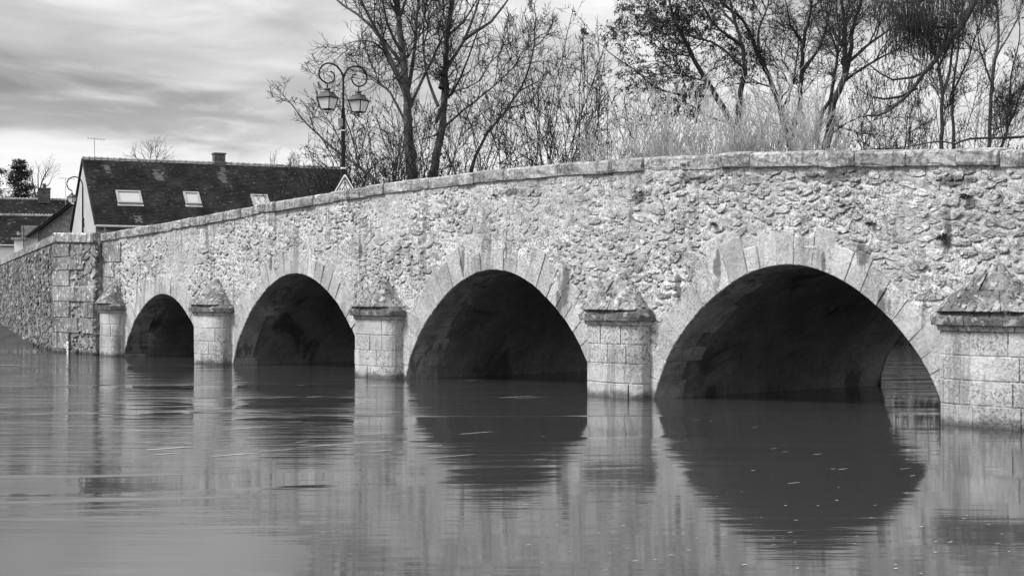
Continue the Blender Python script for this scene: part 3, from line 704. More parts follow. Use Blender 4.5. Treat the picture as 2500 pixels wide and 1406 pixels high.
nrm = np.cross(ux, (r0 - e0) / np.linalg.norm(r0 - e0)); nrm = nrm if nrm[2] > 0 else -nrm
sl = np.linalg.norm(r0 - e0); ll = np.linalg.norm(r1 - r0); us2 = (r0 - e0) / sl
for (x, s, hw, hh) in [(.135, .41, .70, .53), (.360, .42, .44, .53), (.612, .41, .50, .53)]:
    c = on_roof(x, s, .10); m = MB()
    for sg in (-1, 1):
        m.box(c + us2 * sg * hh, ux * (hw + .06), us2 * .06, nrm * .07); m.box(c + ux * sg * hw, us2 * (hh - .062), ux * .06, nrm * .066)
    fr = m.build('roof_window', M['frame'], house)
    m = MB(); m.box(c - nrm * .01, ux * (hw - .06), us2 * (hh - .06), nrm * .02); m.build('pane', M['pane'], fr)
    m = MB(); m.box(c - us2 * (hh + .16) - nrm * .045, ux * (hw + .1), us2 * .09, nrm * .012); m.build('flashing', M['zinc'], fr)
chimney(house, r0 + (r1 - r0) * .497 + np.array([0, 0, -.2]), ux, -uy, .36, .3, .86)
antenna(house, r0 + ux * .75, 1.35, 1.05, ux)
m = MB(); m.tube([e0 + uy * .08 - up * .6, e1 + uy * .08 - up * .9], .075, 8); gu = m.build('gutter', M['zinc'], house)
q = e0 + ux * .55
m = MB(); m.tube([q + uy * .08 - up, q - uy * .02 - up * 4, q - uy * .20 - up * 6, dn(q - uy * .20, HB)], .045, 6); m.build('downpipe', M['zinc'], house)
m = MB()
for p_, q_ in ((r0, e0), (r0, b0)): m.tube([p_ - ux * .02 + up * .3, q_ - ux * .02 + up * .3], .05, 5)
m.build('verge', M['tile'], house)
# ivy streak on the gable
m = MB(); g0 = (b0 + e0) / 2 + oh - ux * .03
for k in range(26): c = g0 - uy * (rv.uniform(-.22, .22) - .1) + np.array([0, 0, rv.uniform(-2.6, .7)]); m.box(c, uy * rv.uniform(.04, .13), ux * .02, np.array([0, 0, rv.uniform(.05, .14)]), rv.uniform(.6, 3))
m.build('gable_patch', M['tile'], house)

# older houses at the far left
def simple_house(name, label, rid0, rid1, depth_half, eave_z, base_z, wall_mat, row, seed, ridge_n, gable=True):
    ux = (rid1 - rid0) / np.linalg.norm(rid1 - rid0); uy = np.array([ux[1], -ux[0], 0.]); uy = uy if uy[1] < 0 else -uy
    e0 = dn(rid0 + uy * depth_half, eave_z); e1 = dn(rid1 + uy * depth_half, eave_z); b0 = dn(rid0 - uy * depth_half, eave_z); b1 = dn(rid1 - uy * depth_half, eave_z)
    h = thing(name, label, 'house', ((rid0 + rid1) / 2)[:2].tolist() + [base_z])
    k = .2
    for nm, pts in (('front_wall', [dn(e0 - uy * k, base_z), dn(e1 - uy * k, base_z), e1 - uy * k, e0 - uy * k]), ('back_wall', [dn(b0 + uy * k, base_z), dn(b1 + uy * k, base_z), b1 + uy * k, b0 + uy * k]),
                    ('gable_wall', [dn(b0 + ux * k + uy * k, base_z), dn(e0 + ux * k - uy * k, base_z), e0 + ux * k - uy * k - up, rid0 + ux * k - up, b0 + ux * k + uy * k - up]), ('gable_wall', [dn(b1 - ux * k + uy * k, base_z), dn(e1 - ux * k - uy * k, base_z), e1 - ux * k - uy * k - up, rid1 - ux * k - up, b1 - ux * k + uy * k - up])):
        quad(nm, pts, M[wall_mat], h)
    mk('roof', [e0, e1, rid1, rid0, b0, b1, e0 - up, e1 - up, rid1 - up, rid0 - up, b0 - up, b1 - up], [(0, 1, 2, 3), (3, 2, 5, 4), (7, 6, 9, 8), (8, 9, 10, 11), (0, 3, 9, 6), (3, 4, 10, 9), (1, 7, 8, 2), (2, 8, 11, 5), (0, 6, 7, 1), (4, 5, 11, 10)], M['tile'], h)
    def tn(x, s, r): t = r.uniform(.35, 1.1, len(x)); return np.where(r.random(len(x)) < .06, t * 4, t)
    roof_side(h, e0, e1, rid0, rid1, row, .2, tn, seed)
    if ridge_n: ridge_tiles(h, rid0 + up * .6, rid1 + up * .6, ridge_n, .12)
    return h, e0, e1, ux, uy
def lvl(px0, py, d0, px1, d1): p = at(px0, py, d0); q = at(px1, py, d1); q[2] = p[2]; return p, q
p, q = lvl(-190, 488, 128, 172, 131); p[2] = q[2] = at(100, 488, 130)[2]
hb, _, _, uxb, uyb = simple_house('old_house', 'old house with a mossy dark roof and one brick chimney, leftmost ridge', p, q, 5.0, at(0, 560, 125)[2], 2.6, 'stone_wall', .16, 12, 40)
cpx = at(108, 488, 130.); chimney(hb, cpx - np.array([0, 0, .3]), uxb, uyb, .50, .45, 1.25)
m = MB(); m.tube([cpx + np.array([0, 0, .9]), cpx + np.array([0, 0, 1.42])], .16, 8); m.build('chimney_pot', M['brick'], hb)
antenna(hb, at(160, 520, 127.), 3.0, 1.3, uxb)
antenna(hb, at(20, 488, 129.), 1.0, .6, uxb)
p, q = lvl(-160, 527, 110, 150, 112.5); p[2] = q[2] = at(60, 527, 111)[2]
hc, ec0, ec1, uxc, uyc = simple_house('white_house', 'low white walled house with a dark mossy roof below the old roof', p, q, 3.6, at(0, 598, 107)[2], 2.6, 'white_wall', .15, 13, 38)
m = MB(); m.tube([ec0 + uyc * .07, ec1 + uyc * .07], .07, 6); m.build('gutter', M['zinc'], hc)
# house whose stone gable shows beside the long house
sg = thing('stone_gable_house', 'small house with a rough stone gable sloping down left of the long house', 'house', at(140, 600, 101.)[:2].tolist() + [2.6])
gz = lambda x, y: at(x, y, 101.)
G = [gz(94, 700), gz(196, 700), gz(196, 520), gz(176, 503), gz(94, 566)]; back = np.array([-1.2, 8., 0])
for g in G[:2]: g[2] = 2.6
mk('gable_wall', *loft([np.array(G), np.array(G) + back]), M['stone_wall'], sg)
va, vb = gz(84, 573) , gz(178, 500); vd = (vb - va) / np.linalg.norm(vb - va); vn_ = np.array([-vd[2], 0, vd[0]])
m = MB(); m.box((va + vb) / 2 + back * .48 - np.array([0, .3, 0]) + vn_ * .06, (vb - va) / 2, back * .52, vn_ * .07); m.build('roof', M['tile'], sg)
m = MB()
for k in range(26): q = va + (vb - va) * (k + .5) / 26 + np.array([0, -.62, 0]) + vn_ * .12; m.box(q, vd * .055, np.array([0, .1, 0]), vn_ * .03, rv.uniform(.5, 3))
m.build('verge_tiles', M['tile'], sg, kind='stuff')
Q = [gz(66, 720), gz(93.4, 720), gz(93.4, 568), gz(66, 588)]
for g in Q[:2]: g[2] = 2.6
mk('white_wall', *loft([np.array(Q) + np.array([0, -.1, 0]), np.array(Q) + back * .6]), M['white_wall'], sg)
m = MB(); va, vb = gz(58, 590), gz(94, 562); m.box((va + vb) / 2 + np.array([0, 1.5, .06]), (vb - va) / 2, np.array([0, 2.1, 0]), np.array([0, 0, .06])); m.tube([gz(63, 594) + np.array([0, -.7, 0]), dn(gz(63, 640), 2.6) + np.array([0, -.7, 0])], .05, 6); m.build('lean_to_roof', M['tile'], sg)
m = MB(); m.box(gz(75, 566), (.55, 0, 0), (0, .3, 0), (0, 0, .42), 2.); m.build('dormer', M['brick'], sg)
gp = thing('gate_pillar', 'white gate pillar with a stone cap below the small far lantern', 'pillar', at(47, 640, 100.)[:2].tolist() + [2.6])
m = MB(); c = at(50, 600, 100.); m.box([c[0], c[1], 2.6 + (at(0, 585, 100)[2] - 2.6) / 2], (.32, 0, 0), (0, .3, 0), (0, 0, (at(0, 585, 100)[2] - 2.6) / 2)); m.build('shaft', M['white_wall'], gp)
m = MB(); m.box([c[0], c[1], at(0, 583, 100)[2]], (.48, 0, 0), (0, .45, 0), (0, 0, .08)); m.build('cap', M['coping'], gp)

# ------------------------------------------------------------------ lamps
def lantern(parent, c, s, ux, uy, part='lantern'):
    """c = hanging point, s = scale"""
    Z3 = np.array([0, 0, 1.]); q_ = R(22); ux, uy = ux * math.cos(q_) + uy * math.sin(q_), uy * math.cos(q_) - ux * math.sin(q_); du, dv = (ux + uy) / math.sqrt(2), (ux - uy) / math.sqrt(2)
    def sq(r, z): return np.array([c + s * (du * r * i + dv * r * j + Z3 * z) for i, j in ((1, 1), (-1, 1), (-1, -1), (1, -1))])
    m = MB(); m.tube([c, c - Z3 * .16 * s], .018 * s, 6); m.loft([sq(.06, -.13), sq(.065, -.155), sq(.02, -.17)]); m.loft([sq(.035, -.16), sq(.05, -.20), sq(.10, -.225)])
    m.loft([sq(.125, -.222), sq(.13, -.232), sq(.13, -.238)]); m.loft([sq(.12, -.236), sq(.195, -.355)]); m.loft([sq(.215, -.350), sq(.215, -.372)])
    body = m.build(part, M['lamp_roof'], parent)
    m = MB(); t0, t1 = sq(.19, -.372), sq(.125, -.655)
    for i in range(4): m.tube([t0[i], t1[i]], .013 * s, 4); m.tube([t1[i], t1[(i + 1) % 4]], .014 * s, 4); m.tube([t0[i], t0[(i + 1) % 4]], .012 * s, 4)
    for i in range(4):
        b = .5 * (t1[i] + t1[(i + 1) % 4]); m.tube([b, b - Z3 * .06 * s, c - Z3 * .735 * s + (b - (c - Z3 * .655 * s)) * .45, c - Z3 * .75 * s], .007 * s, 4)
    m.tube([c - Z3 * .735 * s, c - Z3 * .79 * s], .018 * s, 5); m.build('frame', M['iron'], body)
    a_, b_ = sq(.180, -.376), sq(.120, -.65)
    for i in range(4): mk('pane', np.array([a_[i], a_[(i + 1) % 4], b_[(i + 1) % 4], b_[i]]), [(0, 1, 2, 3)], M['lamp_glass'], body)
    m = MB(); m.loft([sq(.11, -.648), sq(.11, -.654)]); m.build('tray', M['iron'], body)
Z3 = np.array([0, 0, 1.]); L3 = np.append(L, 0); B3 = np.append(B, 0)
lp = at(838, 285, 40.4); tl = (lp[:2] - P0) @ B
lamp = thing('street_lamp', 'black double street lamp with two curled arms and lanterns on the bridge', 'street lamp', (lp[0], lp[1], float(ztop(11.9)) - 1.0))
jz = at(838, 193, 40.4)[2]; lb = lambda z: np.array([lp[0], lp[1], z])
z_b = float(ztop(11.9)) - .95; z_m = at(0, 263, 40.4)[2]
m = MB(); m.tube([lb(z_m), lb(jz)], [.034, .026], 8); m.build('upper_pole', M['iron'], lamp)
m = MB(); m.tube([lb(z_b), lb(z_b + .5), lb(z_m - .02), lb(z_m)], [.085, .075, .052, .040], 10); m.tube([lb(z_m - .3), lb(z_m - .2)], .066, 10); m.build('pole', M['iron'], lamp)
m = MB(); m.tube([lb(at(0, 319, 40.4)[2] - .015), lb(at(0, 319, 40.4)[2] + .015)], .064, 10); m.tube([lb(at(0, 411, 40.4)[2] - .02), lb(at(0, 411, 40.4)[2] + .02)], .074, 10); m.build('band', M['sign_white'], lamp)
m = MB(); m.box(lb(at(0, 300, 40.4)[2]) - B3 * .09, B3 * .045, L3 * .05, Z3 * .11); m.build('junction_box', M['frame'], lamp)
prof = [(0, -.1), (0, 0), (.05, .16), (.20, .32), (.445, .385), (.66, .30), (.77, .10), (.70, -.08), (.50, -.165), (.34, -.10), (.275, .02), (.31, .12), (.41, .17)]
for sg_ in (-1, 1):
    pts = cat([lb(jz) + B3 * sg_ * x + Z3 * y for x, y in prof], 60); m = MB(); m.tube(pts, np.linspace(.027, .020, 60), 7); m.build('scroll_arm', M['iron'], lamp)
    lantern(lamp, lb(jz) + B3 * sg_ * .50 - Z3 * .165, 1.08, L3, B3)
def hook_lamp(label, pos, h, s, dirv, g):
    la = thing('hook_lamp', label, 'street lamp', pos); P = np.array(pos, float); dirv = dirv / np.linalg.norm(dirv); top = P + Z3 * h
    pts = [P, P + Z3 * h * .5, top - Z3 * .0]
    m = MB(); m.tube(pts, [.075 * s, .055 * s, .045 * s], 8); m.build('pole', M['iron'], la)
    prof = [(0, -.05), (0, 0), (.03, .25), (.20, .52), (.52, .60), (.82, .45), (.92, .15), (.80, -.12), (.62, -.22)]
    arc = cat([top + dirv * x * s + Z3 * y * s for x, y in prof], 36); m = MB(); m.tube(arc, .035 * s, 7); m.build('hook_arm', M['iron'], la)
    lantern(la, top + dirv * .62 * s - Z3 * .22 * s, s * 1.05, np.array([1., 0, 0]), np.array([0, 1., 0])); return la
b = at(202, 600, 84.); tp = at(202, 457, 84.)
hook_lamp('single hooked street lamp in front of the pale gable', (b[0], b[1], 3.0), tp[2] - 3.0, .96, np.array([-1., -.1, 0]), None)
b = at(59, 600, 150.); tp = at(59, 556, 150.)
hook_lamp('small far hooked street lamp before the mossy roofs at left', (b[0], b[1] - 54, 3.0), at(0, 556, 96.)[2] - 3.0, .52, np.array([-1., -.1, 0]), None)
# put that last lamp really at 96 m
o = [x for x in COL.objects if x.name.startswith('hook_lamp') and x.parent is None][-1]; nb = at(58, 600, 96.); o.location = (nb[0], nb[1], 3.0)

# ------------------------------------------------------------------ road sign
sp_ = at(842, 423, 39.95); sign = thing('crossing_sign', 'triangular pedestrian crossing warning sign rising above the parapet', 'road sign', (sp_[0], sp_[1], float(ztop(11.9)) - 1.0))
su_ = np.array([1., 0, 0]); S = .70; apex = sp_
def tri(sh, y, n=5):
    """rounded triangle plate outline shrunk by sh"""
    Ht = S * .866; cz = apex[2] - Ht * 2 / 3; pts = []
    for k, (cx, cz_) in enumerate(((0, Ht * 2 / 3), (-S / 2, -Ht / 3), (S / 2, -Ht / 3))):
        d = np.array([cx, cz_]); ln = np.hypot(*d); d = d / ln; c = d * (ln - .07 - sh * 2); r = .035
        a0 = math.atan2(d[1], d[0])
        for j in range(n): a = a0 + (j / (n - 1) - .5) * R(120); pts.append((c[0] + math.cos(a) * r, c[1] + math.sin(a) * r))
    return np.array([[apex[0] + px, apex[1] + y, cz + pz] for px, pz in pts])
mk('plate', *loft([tri(0, 0), tri(0, .02)]), M['sign_white'], sign)
t_o, t_i = tri(.030, -.004), tri(.072, -.004); k = len(t_o)
mk('border', np.vstack([t_o, t_i]), [(i, (i + 1) % k, k + (i + 1) % k, k + i) for i in range(k)], M['sign_red'], sign)
m = MB(); fy = apex[1] - .006; ax, az = apex[0], apex[2]
def flat(pts): m.add([(ax + x, fy, az - z) for x, z in pts], [tuple(range(len(pts)))])
k9 = 3600 / 39.95
def px2(pts): return [((x - 842.) / k9, (y - 423.) / k9) for x, y in pts]
def line(p, q, w): 
    p, q = np.array(p, float), np.array(q, float); d = (q - p) / np.linalg.norm(q - p); o = np.array([-d[1], d[0]]) * w / 2; flat(px2([p + o, q + o, q - o, p - o]))
flat(px2([(841.7 + 1.6 * math.cos(t), 440.4 + 1.7 * math.sin(t)) for t in np.linspace(0, 6.283, 10)[:-1]]))
line((842.6, 443), (842.6, 452), 3.2); line((842, 444), (836.5, 449.5), 1.2); line((843.5, 444.5), (847, 448), 1.3); line((847, 448), (847.8, 451.5), 1.1)
line((842.2, 451), (838.5, 458.5), 1.6); line((838.5, 458.5), (836.5, 463), 1.4); line((843, 451), (846, 458), 1.6); line((846, 458), (848.8, 463.5), 1.4)
for x, dx in ((829.5, 2.2), (835.5, 1.2), (841.8, 0), (848, -1.2), (854.5, -2.2)): line((x + dx, 459.5), (x - dx * .6, 468), 2.4)
m.build('pictogram', M['black'], sign)
m = MB(); m.tube([(ax, apex[1] + .05, float(ztop(11.9)) - .95), (ax, apex[1] + .05, az - .12)], .03, 8); m.build('post', M['zinc'], sign)
# ------------------------------------------------------------------ trees
class Tree:
    def __init__(s, seed): s.wood = {}; s.twigs = {}; s.leaf = []; s.r = np.random.default_rng(seed); s.cap = 10 ** 9; s.nt = 0
    def add(s, store, P, rad): store.setdefault(len(P), []).append((P, rad))
    def path(s, p, d, ln, n, wander, up, droop=0.):
        r = s.r; st = ln / (n - 1); P = [p]; d = d / np.linalg.norm(d)
        for i in range(n - 1):
            d = d + r.normal(0, wander, 3); d[2] += up * (1 - droop * i / n) ; d = d / np.linalg.norm(d); P.append(P[-1] + d * st)
        return np.array(P)
    def limb(s, pts, r0, r1, wander=.05):
        ln = np.linalg.norm(np.diff(np.asarray(pts), axis=0), axis=1).sum(); n = max(6, int(ln / .55)); P = cat(pts, n)
        q = np.linspace(0, 1, n)[:, None]; w = np.cumsum(s.r.normal(0, wander, (n, 3)), 0); w -= q * w[-1]; P = P + w * .6
        rad = r0 + (r1 - r0) * np.linspace(0, 1, n) ** .8
        s.add(s.wood, P, rad); return P, rad
    def spawn(s, P, rad, per_m, len0, lv, o, s0=.15, budget=10 ** 9):
        """side branches along P, then their side branches, level by level; o = options"""
        r = s.r; todo = [(P, rad, per_m, len0, s0)]
        while lv <= o['levels']:
            nxt = []
            for (P, rad, pm, l0, st) in todo:
                n = len(P); ln = np.linalg.norm(P[1:] - P[:-1], axis=1).sum(); k = r.poisson(pm * ln * (1 - st))
                for u in st + (1 - st) * r.random(k) ** .85: nxt.append((P, rad, u, l0))
            if len(nxt) > budget: nxt = [nxt[i] for i in r.choice(len(nxt), budget, replace=False)]
            budget = max(0, budget - len(nxt)); todo = []; m = 7 if lv <= 2 else 5 if lv == 3 else 4
            for (P, rad, u, l0) in nxt:
                n = len(P); x = u * (n - 1); i = min(int(x), n - 2); p = P[i] + (P[i + 1] - P[i]) * (x - i); t = P[i + 1] - P[i]; t = t / math.sqrt(t @ t)
                q = r.normal(size=3); q -= t * (q @ t); q /= math.sqrt(q @ q); ang = R(r.uniform(*o['ang'])); d = t * math.cos(ang) + q * math.sin(ang)
                l = l0 * r.uniform(.55, 1.25) * (1.15 - .55 * u); rb = max(min(rad[i] * .62, .011 * l + .0035), o['rmin'])
                Q = s.path(p, d, l, m, o['wander'] * (1 if lv < 4 else 1.3), o['up']); rr = np.linspace(rb, max(rb * .3, o['rmin'] * .7), m)
                s.add(s.wood if lv <= 2 and rb > .03 else s.twigs, Q, rr)
                if lv < o['levels']: todo.append((Q, rr, o['dens'][lv - 2], l * o['ratio'], .12))
                if o.get('leaf', 0) and lv >= o['levels'] - 1:
                    for y in r.uniform(.25, 1, r.poisson(o['leaf'] * (1.6 if lv == o['levels'] else .7))) * (m - 1): jj = min(int(y), m - 2); s.leaf.append(Q[jj] + (Q[jj + 1] - Q[jj]) * (y - jj))
            lv += 1
    def mesh(s, store, k):
        V = []; F = []; c = 0
        for n, lst in store.items():
            P = np.array([a for a, _ in lst]); Rr = np.array([b for _, b in lst]); kk = k if n > 5 else 3
            v, f = tube_mesh(P, Rr, kk); V.append(v); F.append(f + c); c += len(v)
        return (np.concatenate(V), np.concatenate(F)) if V else (None, None)
    def build(s, parent, bark, twig, leafm=None, leaf_size=.05, hang=.5, kside=6, crown='crown'):
        v, f = s.mesh(s.wood, kside)
        if v is not None: mk('trunk', v, f, bark, parent, smooth=True)
        v, f = s.mesh(s.twigs, 3)
        if v is not None: mk(crown, v, f, twig, parent)
        if s.leaf and leafm:
            C = np.array(s.leaf); n = len(C); r = s.r; a = r.normal(size=(n, 3)); a[:, 2] -= hang * 2; a /= np.linalg.norm(a, axis=1, keepdims=True)
            b = np.cross(a, r.normal(size=(n, 3))); b /= np.linalg.norm(b, axis=1, keepdims=True); sz = leaf_size * r.uniform(.5, 1.5, n)[:, None]
            V = np.stack([C, C + a * sz + b * sz * .38, C + a * sz * 2, C + a * sz - b * sz * .38], 1).reshape(-1, 3)
            mk('leaves', V, np.arange(4 * n).reshape(-1, 4), leafm, parent, kind='stuff')

OPT = dict(ang=(25, 62), wander=.19, up=.07, rmin=.0095, levels=4, dens=(4.6, 7.2, 5.), ratio=.58)
def traced(T, depth, pts, r0, r1, dz=None):
    """a limb followed in the photograph at its own distance; it leans towards or away from the camera by dz"""
    dz = T.r.normal(0, 1.4) if dz is None else dz; n = len(pts); return T.limb([at(x, y, depth + dz * (i / max(1, n - 1))) for i, (x, y) in enumerate(pts)], r0, r1)
def tree(name, label, base_px, depth, gz_, limbs, opt, seed, bark, twig, per_m=1.1, len0=3.0, leafm=None, leaf_size=.05, group=None, cat_='tree', s0=.25, cap=9000):
    b = at(base_px, 700, depth); th = thing(name, label, cat_, (b[0], b[1], gz_), group); T = Tree(seed); T.cap = cap
    for (pts, r0, r1, *rest) in limbs:
        P, rad = traced(T, depth, pts, r0, r1, rest[0] if rest else None); T.spawn(P, rad, per_m, len0, 2, opt, rest[1] if len(rest) > 1 else s0, cap // len(limbs))
    T.build(th, M[bark], M[twig], M[leafm] if leafm else None, leaf_size); return T
def below(px, depth, z): return (px, HORIZON - (z - EYE) / depth * FPX)
GV = 'bare trees behind the bridge'
# the tall bare tree in the middle: two trunks, each a tree
D = 62.
tree('bare_tree', 'tall bare tree with the thick upright trunk just right of the double lamp', 1008, D, 2.9, [
    ([below(1010, D, 2.6), (1009, 520), (1007, 420), (1000, 330), (992, 220), (977, 110), (968, 0), (962, -120), (958, -300)], .34, .06, 0., .45),
    ([(996, 262), (984, 216), (930, 90), (884, 0), (850, -90)], .15, .03, -1.5), ([(985, 190), (977, 155), (905, 65), (826, 0), (790, -40)], .12, .025, 2.),
    ([(990, 235), (935, 119), (890, 98), (845, 108)], .07, .015, -2.), ([(994, 250), (1010, 130), (1022, 0), (1032, -120)], .12, .03, 1.5),
    ([(980, 130), (940, 40), (925, -60)], .08, .02), ([(999, 270), (1060, 144), (1092, 76), (1120, 0)], .08, .02, -2.),
    ([(1002, 330), (950, 230), (905, 190), (862, 172)], .07, .012, 1.), ([(972, 60), (1000, -40), (1010, -140)], .08, .02)],
     OPT, 101, 'bark_pale', 'twig', 2.1, 2.8, group=GV, cap=15000)
tree('bare_tree', 'tall bare tree with leaning trunk and dark mistletoe, right of the thick upright trunk', 1048, D + 2, 2.9, [
    ([below(1030, D, 2.6), (1040, 520), (1047, 420), (1062, 330), (1078, 230), (1088, 110), (1102, 0), (1112, -140), (1120, -260)], .30, .05, 0., .45),
    ([(1076, 215), (1084, 175), (1132, 97), (1172, 0), (1190, -90)], .13, .03, 1.5), ([(1130, 100), (1186, 61), (1236, 0), (1270, -50)], .09, .02, -1.),
    ([(1062, 300), (1085, 250), (1114, 216), (1157, 108), (1197, 0)], .09, .02, -2.), ([(1090, 90), (1150, 30), (1180, -50)], .07, .02),
    ([(1060, 330), (1150, 260), (1220, 200), (1270, 150), (1290, 110)], .06, .012, 2.), ([(1070, 260), (1040, 160), (1035, 60), (1050, -40)], .08, .02, 2.)],
     OPT, 102, 'bark_pale', 'twig', 2.1, 2.8, group=GV, cap=13000)
tree('leaning_tree', 'slender bare tree leaning right with two open forks at its top', 1140, D + 3, 2.6, [
    ([below(1108, D, 2.4), (1128, 500), (1146, 415), (1182, 330), (1236, 262), (1275, 200), (1302, 120), (1308, 60), (1304, 10)], .11, .02, 0., .4),
    ([(1262, 225), (1320, 190), (1345, 130)], .035, .01), ([(1304, 115), (1335, 85), (1360, 48)], .035, .01), ([(1230, 268), (1300, 245), (1340, 175)], .04, .01)],
     OPT, 103, 'bark_pale', 'twig', 1.8, 2.0, group=GV, cap=2600)
tree('leaning_tree', 'thin bare stem arching far left behind the double lamp', 930, D - 3, 2.9, [
    ([below(990, D, 2.6), (960, 500), (905, 430), (839, 384), (788, 350), (740, 302), (705, 251), (690, 232)], .09, .015, 0., .45), ([(850, 392), (800, 300), (760, 240)], .03, .008), ([(880, 410), (850, 300), (800, 215), (785, 160)], .04, .008)],
     OPT, 104, 'bark_pale', 'twig', 2.2, 1.3, group=GV, cap=2400)
# many-stemmed shrubs
def coppice(label, px, depth, gz_, n, spread, hgt, seed, leaf=0., opt=None, name='coppice_shrub', twig='twig', bark='bark', lean=0., group='leafy coppice shrubs behind the bridge', per_m=1.5, len0=2.0, r0=.028, leaf_size=.06, cap=1150, levels=4, leafm='leaf'):
    b = at(px, 700, depth); base = np.array([b[0], b[1], gz_]); th = thing(name, label, 'shrub', base, group); T = Tree(seed); T.cap = cap; r = T.r
    o = dict(OPT, leaf=leaf, levels=levels); o.update(opt or {})
    for i in range(n):
        a = r.uniform(-1, 1); d = np.array([a * spread + lean, r.normal(0, .3) * spread, 1.]); p = base + np.array([a * .5, r.normal(0, .4), 0])
        l = hgt * r.uniform(.72, 1.05) * (1 - .10 * abs(a)); P = T.path(p, d, l, 12, .095, .010); rad = np.linspace(r0, .012, 12) * r.uniform(.7, 1.2); T.add(T.wood, P, rad); T.spawn(P, rad, per_m, len0, 3, o, .3, cap // n)
    T.build(th, M[bark], M[twig], M[leafm] if leaf else None, leaf_size, kside=4)
up_o = dict(ang=(20, 55), up=.08, wander=.17)
for (lab, px, d, z, n, sp_x, h, seed, leaf, lean) in [
    ('fan of bare stems with a few leaves spreading left of the double lamp', 905, 60., 3., 11, .40, 7.0, 231, 0.3, -.14),
    ('dense fan of stems between the double lamp and the thick trunk', 960, 59., 3., 9, .46, 8.2, 242, 0.25, -.16),
    ('bushy stems rising around the foot of the two tall trunks', 1035, 60., 3., 9, .6, 8.0, 203, 0.2, .05),
    ('leafy stems just right of the leaning trunk', 1110, 62., 2.8, 9, .7, 8.2, 204, 0.25, .15),
    ('thin leafy bush below the fork of the leaning tree', 1215, 64., 2.8, 13, .52, 9.4, 205, 0.35, 0.),
    ('upright leafy bush with the highest rounded top in the gap of sky', 1355, 66., 2.6, 18, .32, 12.0, 206, 0.7, 0.),
    ('upright leafy bush right of the highest rounded bush', 1425, 67., 2.6, 18, .32, 11.8, 207, 0.7, .02),
    ('leafy bush tucked under the left edge of the big dark crown', 1500, 68., 2.4, 16, .34, 11.6, 208, 0.6, .04),
    ('thin twiggy bush right of the widest dark trunk', 2090, 68., 1.4, 12, .45, 11.5, 211, .25, .05),
    ('thin twiggy bush under the curved conifer branch', 2175, 69., 1.4, 12, .45, 11.5, 212, .25, 0.),
    ('thin twiggy bush behind the pale shoots and forked trunks', 1870, 72., 1.4, 12, .4, 12.5, 213, .25, 0.),
    ('low thin bush below the far right pair of stems', 2250, 66., 1.4, 14, .5, 12.0, 209, 0.25, -.1),
    ('low thin bush between the right hand trunks and the frame edge', 2390, 68., 1.4, 16, .5, 12.5, 210, 0.25, .1)]:
    coppice(lab, px, d, z, n, sp_x, h, seed, leaf, up_o, lean=lean)
for (lab, px, d, z, n, sp_x, h, seed) in [
    ('pale willow shoots at the left end of the light thicket', 1565, 60., 1.6, 64, .26, 8.0, 221), ('pale willow shoots under the large dark leafy crown', 1655, 59., 1.6, 73, .24, 9.2, 222),
    ('pale willow shoots before the forking stems of the leafy tree', 1745, 59., 1.5, 70, .24, 8.8, 223), ('pale willow shoots left of the two straight dark trunks', 1835, 58., 1.5, 70, .25, 8.2, 224),
    ('tall pale willow shoots in front of the two straight dark trunks', 1935, 58., 1.5, 73, .17, 9.9, 225), ('short pale willow shoots at the right end of the light thicket', 1995, 59., 1.5, 38, .22, 7.2, 226)]:
    coppice(lab, px, d, z, n, sp_x, h, seed, 0., dict(ang=(14, 40), up=.07, wander=.13, rmin=.011), 'willow_shoots', 'twig_pale', 'twig_pale', 0., 'pale willow shoots behind the parapet', 2.4, 1.2, .016, cap=2600, levels=4)
# the big trees at the right
GR = 'large dark trees right of the middle'; D = 70.
lo = dict(OPT, leaf=2.1, dens=(4.6, 7.5, 5.), ang=(28, 65), up=.02)
tree('leafy_tree', 'big tree with a dense dark leafy crown spreading to the left', 1788, D, 1.3, [
    ([below(1790, D, 1.2), (1796, 420), (1790, 312), (1748, 224), (1700, 152), (1668, 96), (1640, 30), (1625, -60)], .22, .04, 2., .4), ([below(1812, D, 1.2), (1806, 420), (1808, 280), (1818, 208), (1820, 140), (1808, 92), (1788, 24), (1775, -80)], .22, .04, 0., .45),
    ([(1752, 232), (1708, 236), (1650, 228), (1600, 216), (1560, 180), (1500, 140), (1470, 110)], .08, .015, -2.), ([(1735, 200), (1690, 190), (1640, 170), (1595, 120)], .08, .015, 2.), ([(1810, 110), (1750, 60), (1700, -20)], .09, .02, -2.),
    ([(1820, 170), (1760, 120), (1690, 90), (1620, 60), (1590, 20)], .08, .015, 1.), ([(1690, 140), (1640, 130), (1600, 90), (1580, 40)], .05, .012, -1.), ([(1800, 60), (1740, 0), (1690, -60)], .07, .02, 2.5), ([(1790, 300), (1720, 280), (1660, 240), (1625, 260)], .06, .012, -1.5)],
     lo, 301, 'bark', 'twig', 2.4, 2.6, 'leaf', .07, GR, cap=15000)
lo2 = dict(OPT, leaf=.5, dens=(3.8, 6., 5.), ang=(25, 58), up=.05)
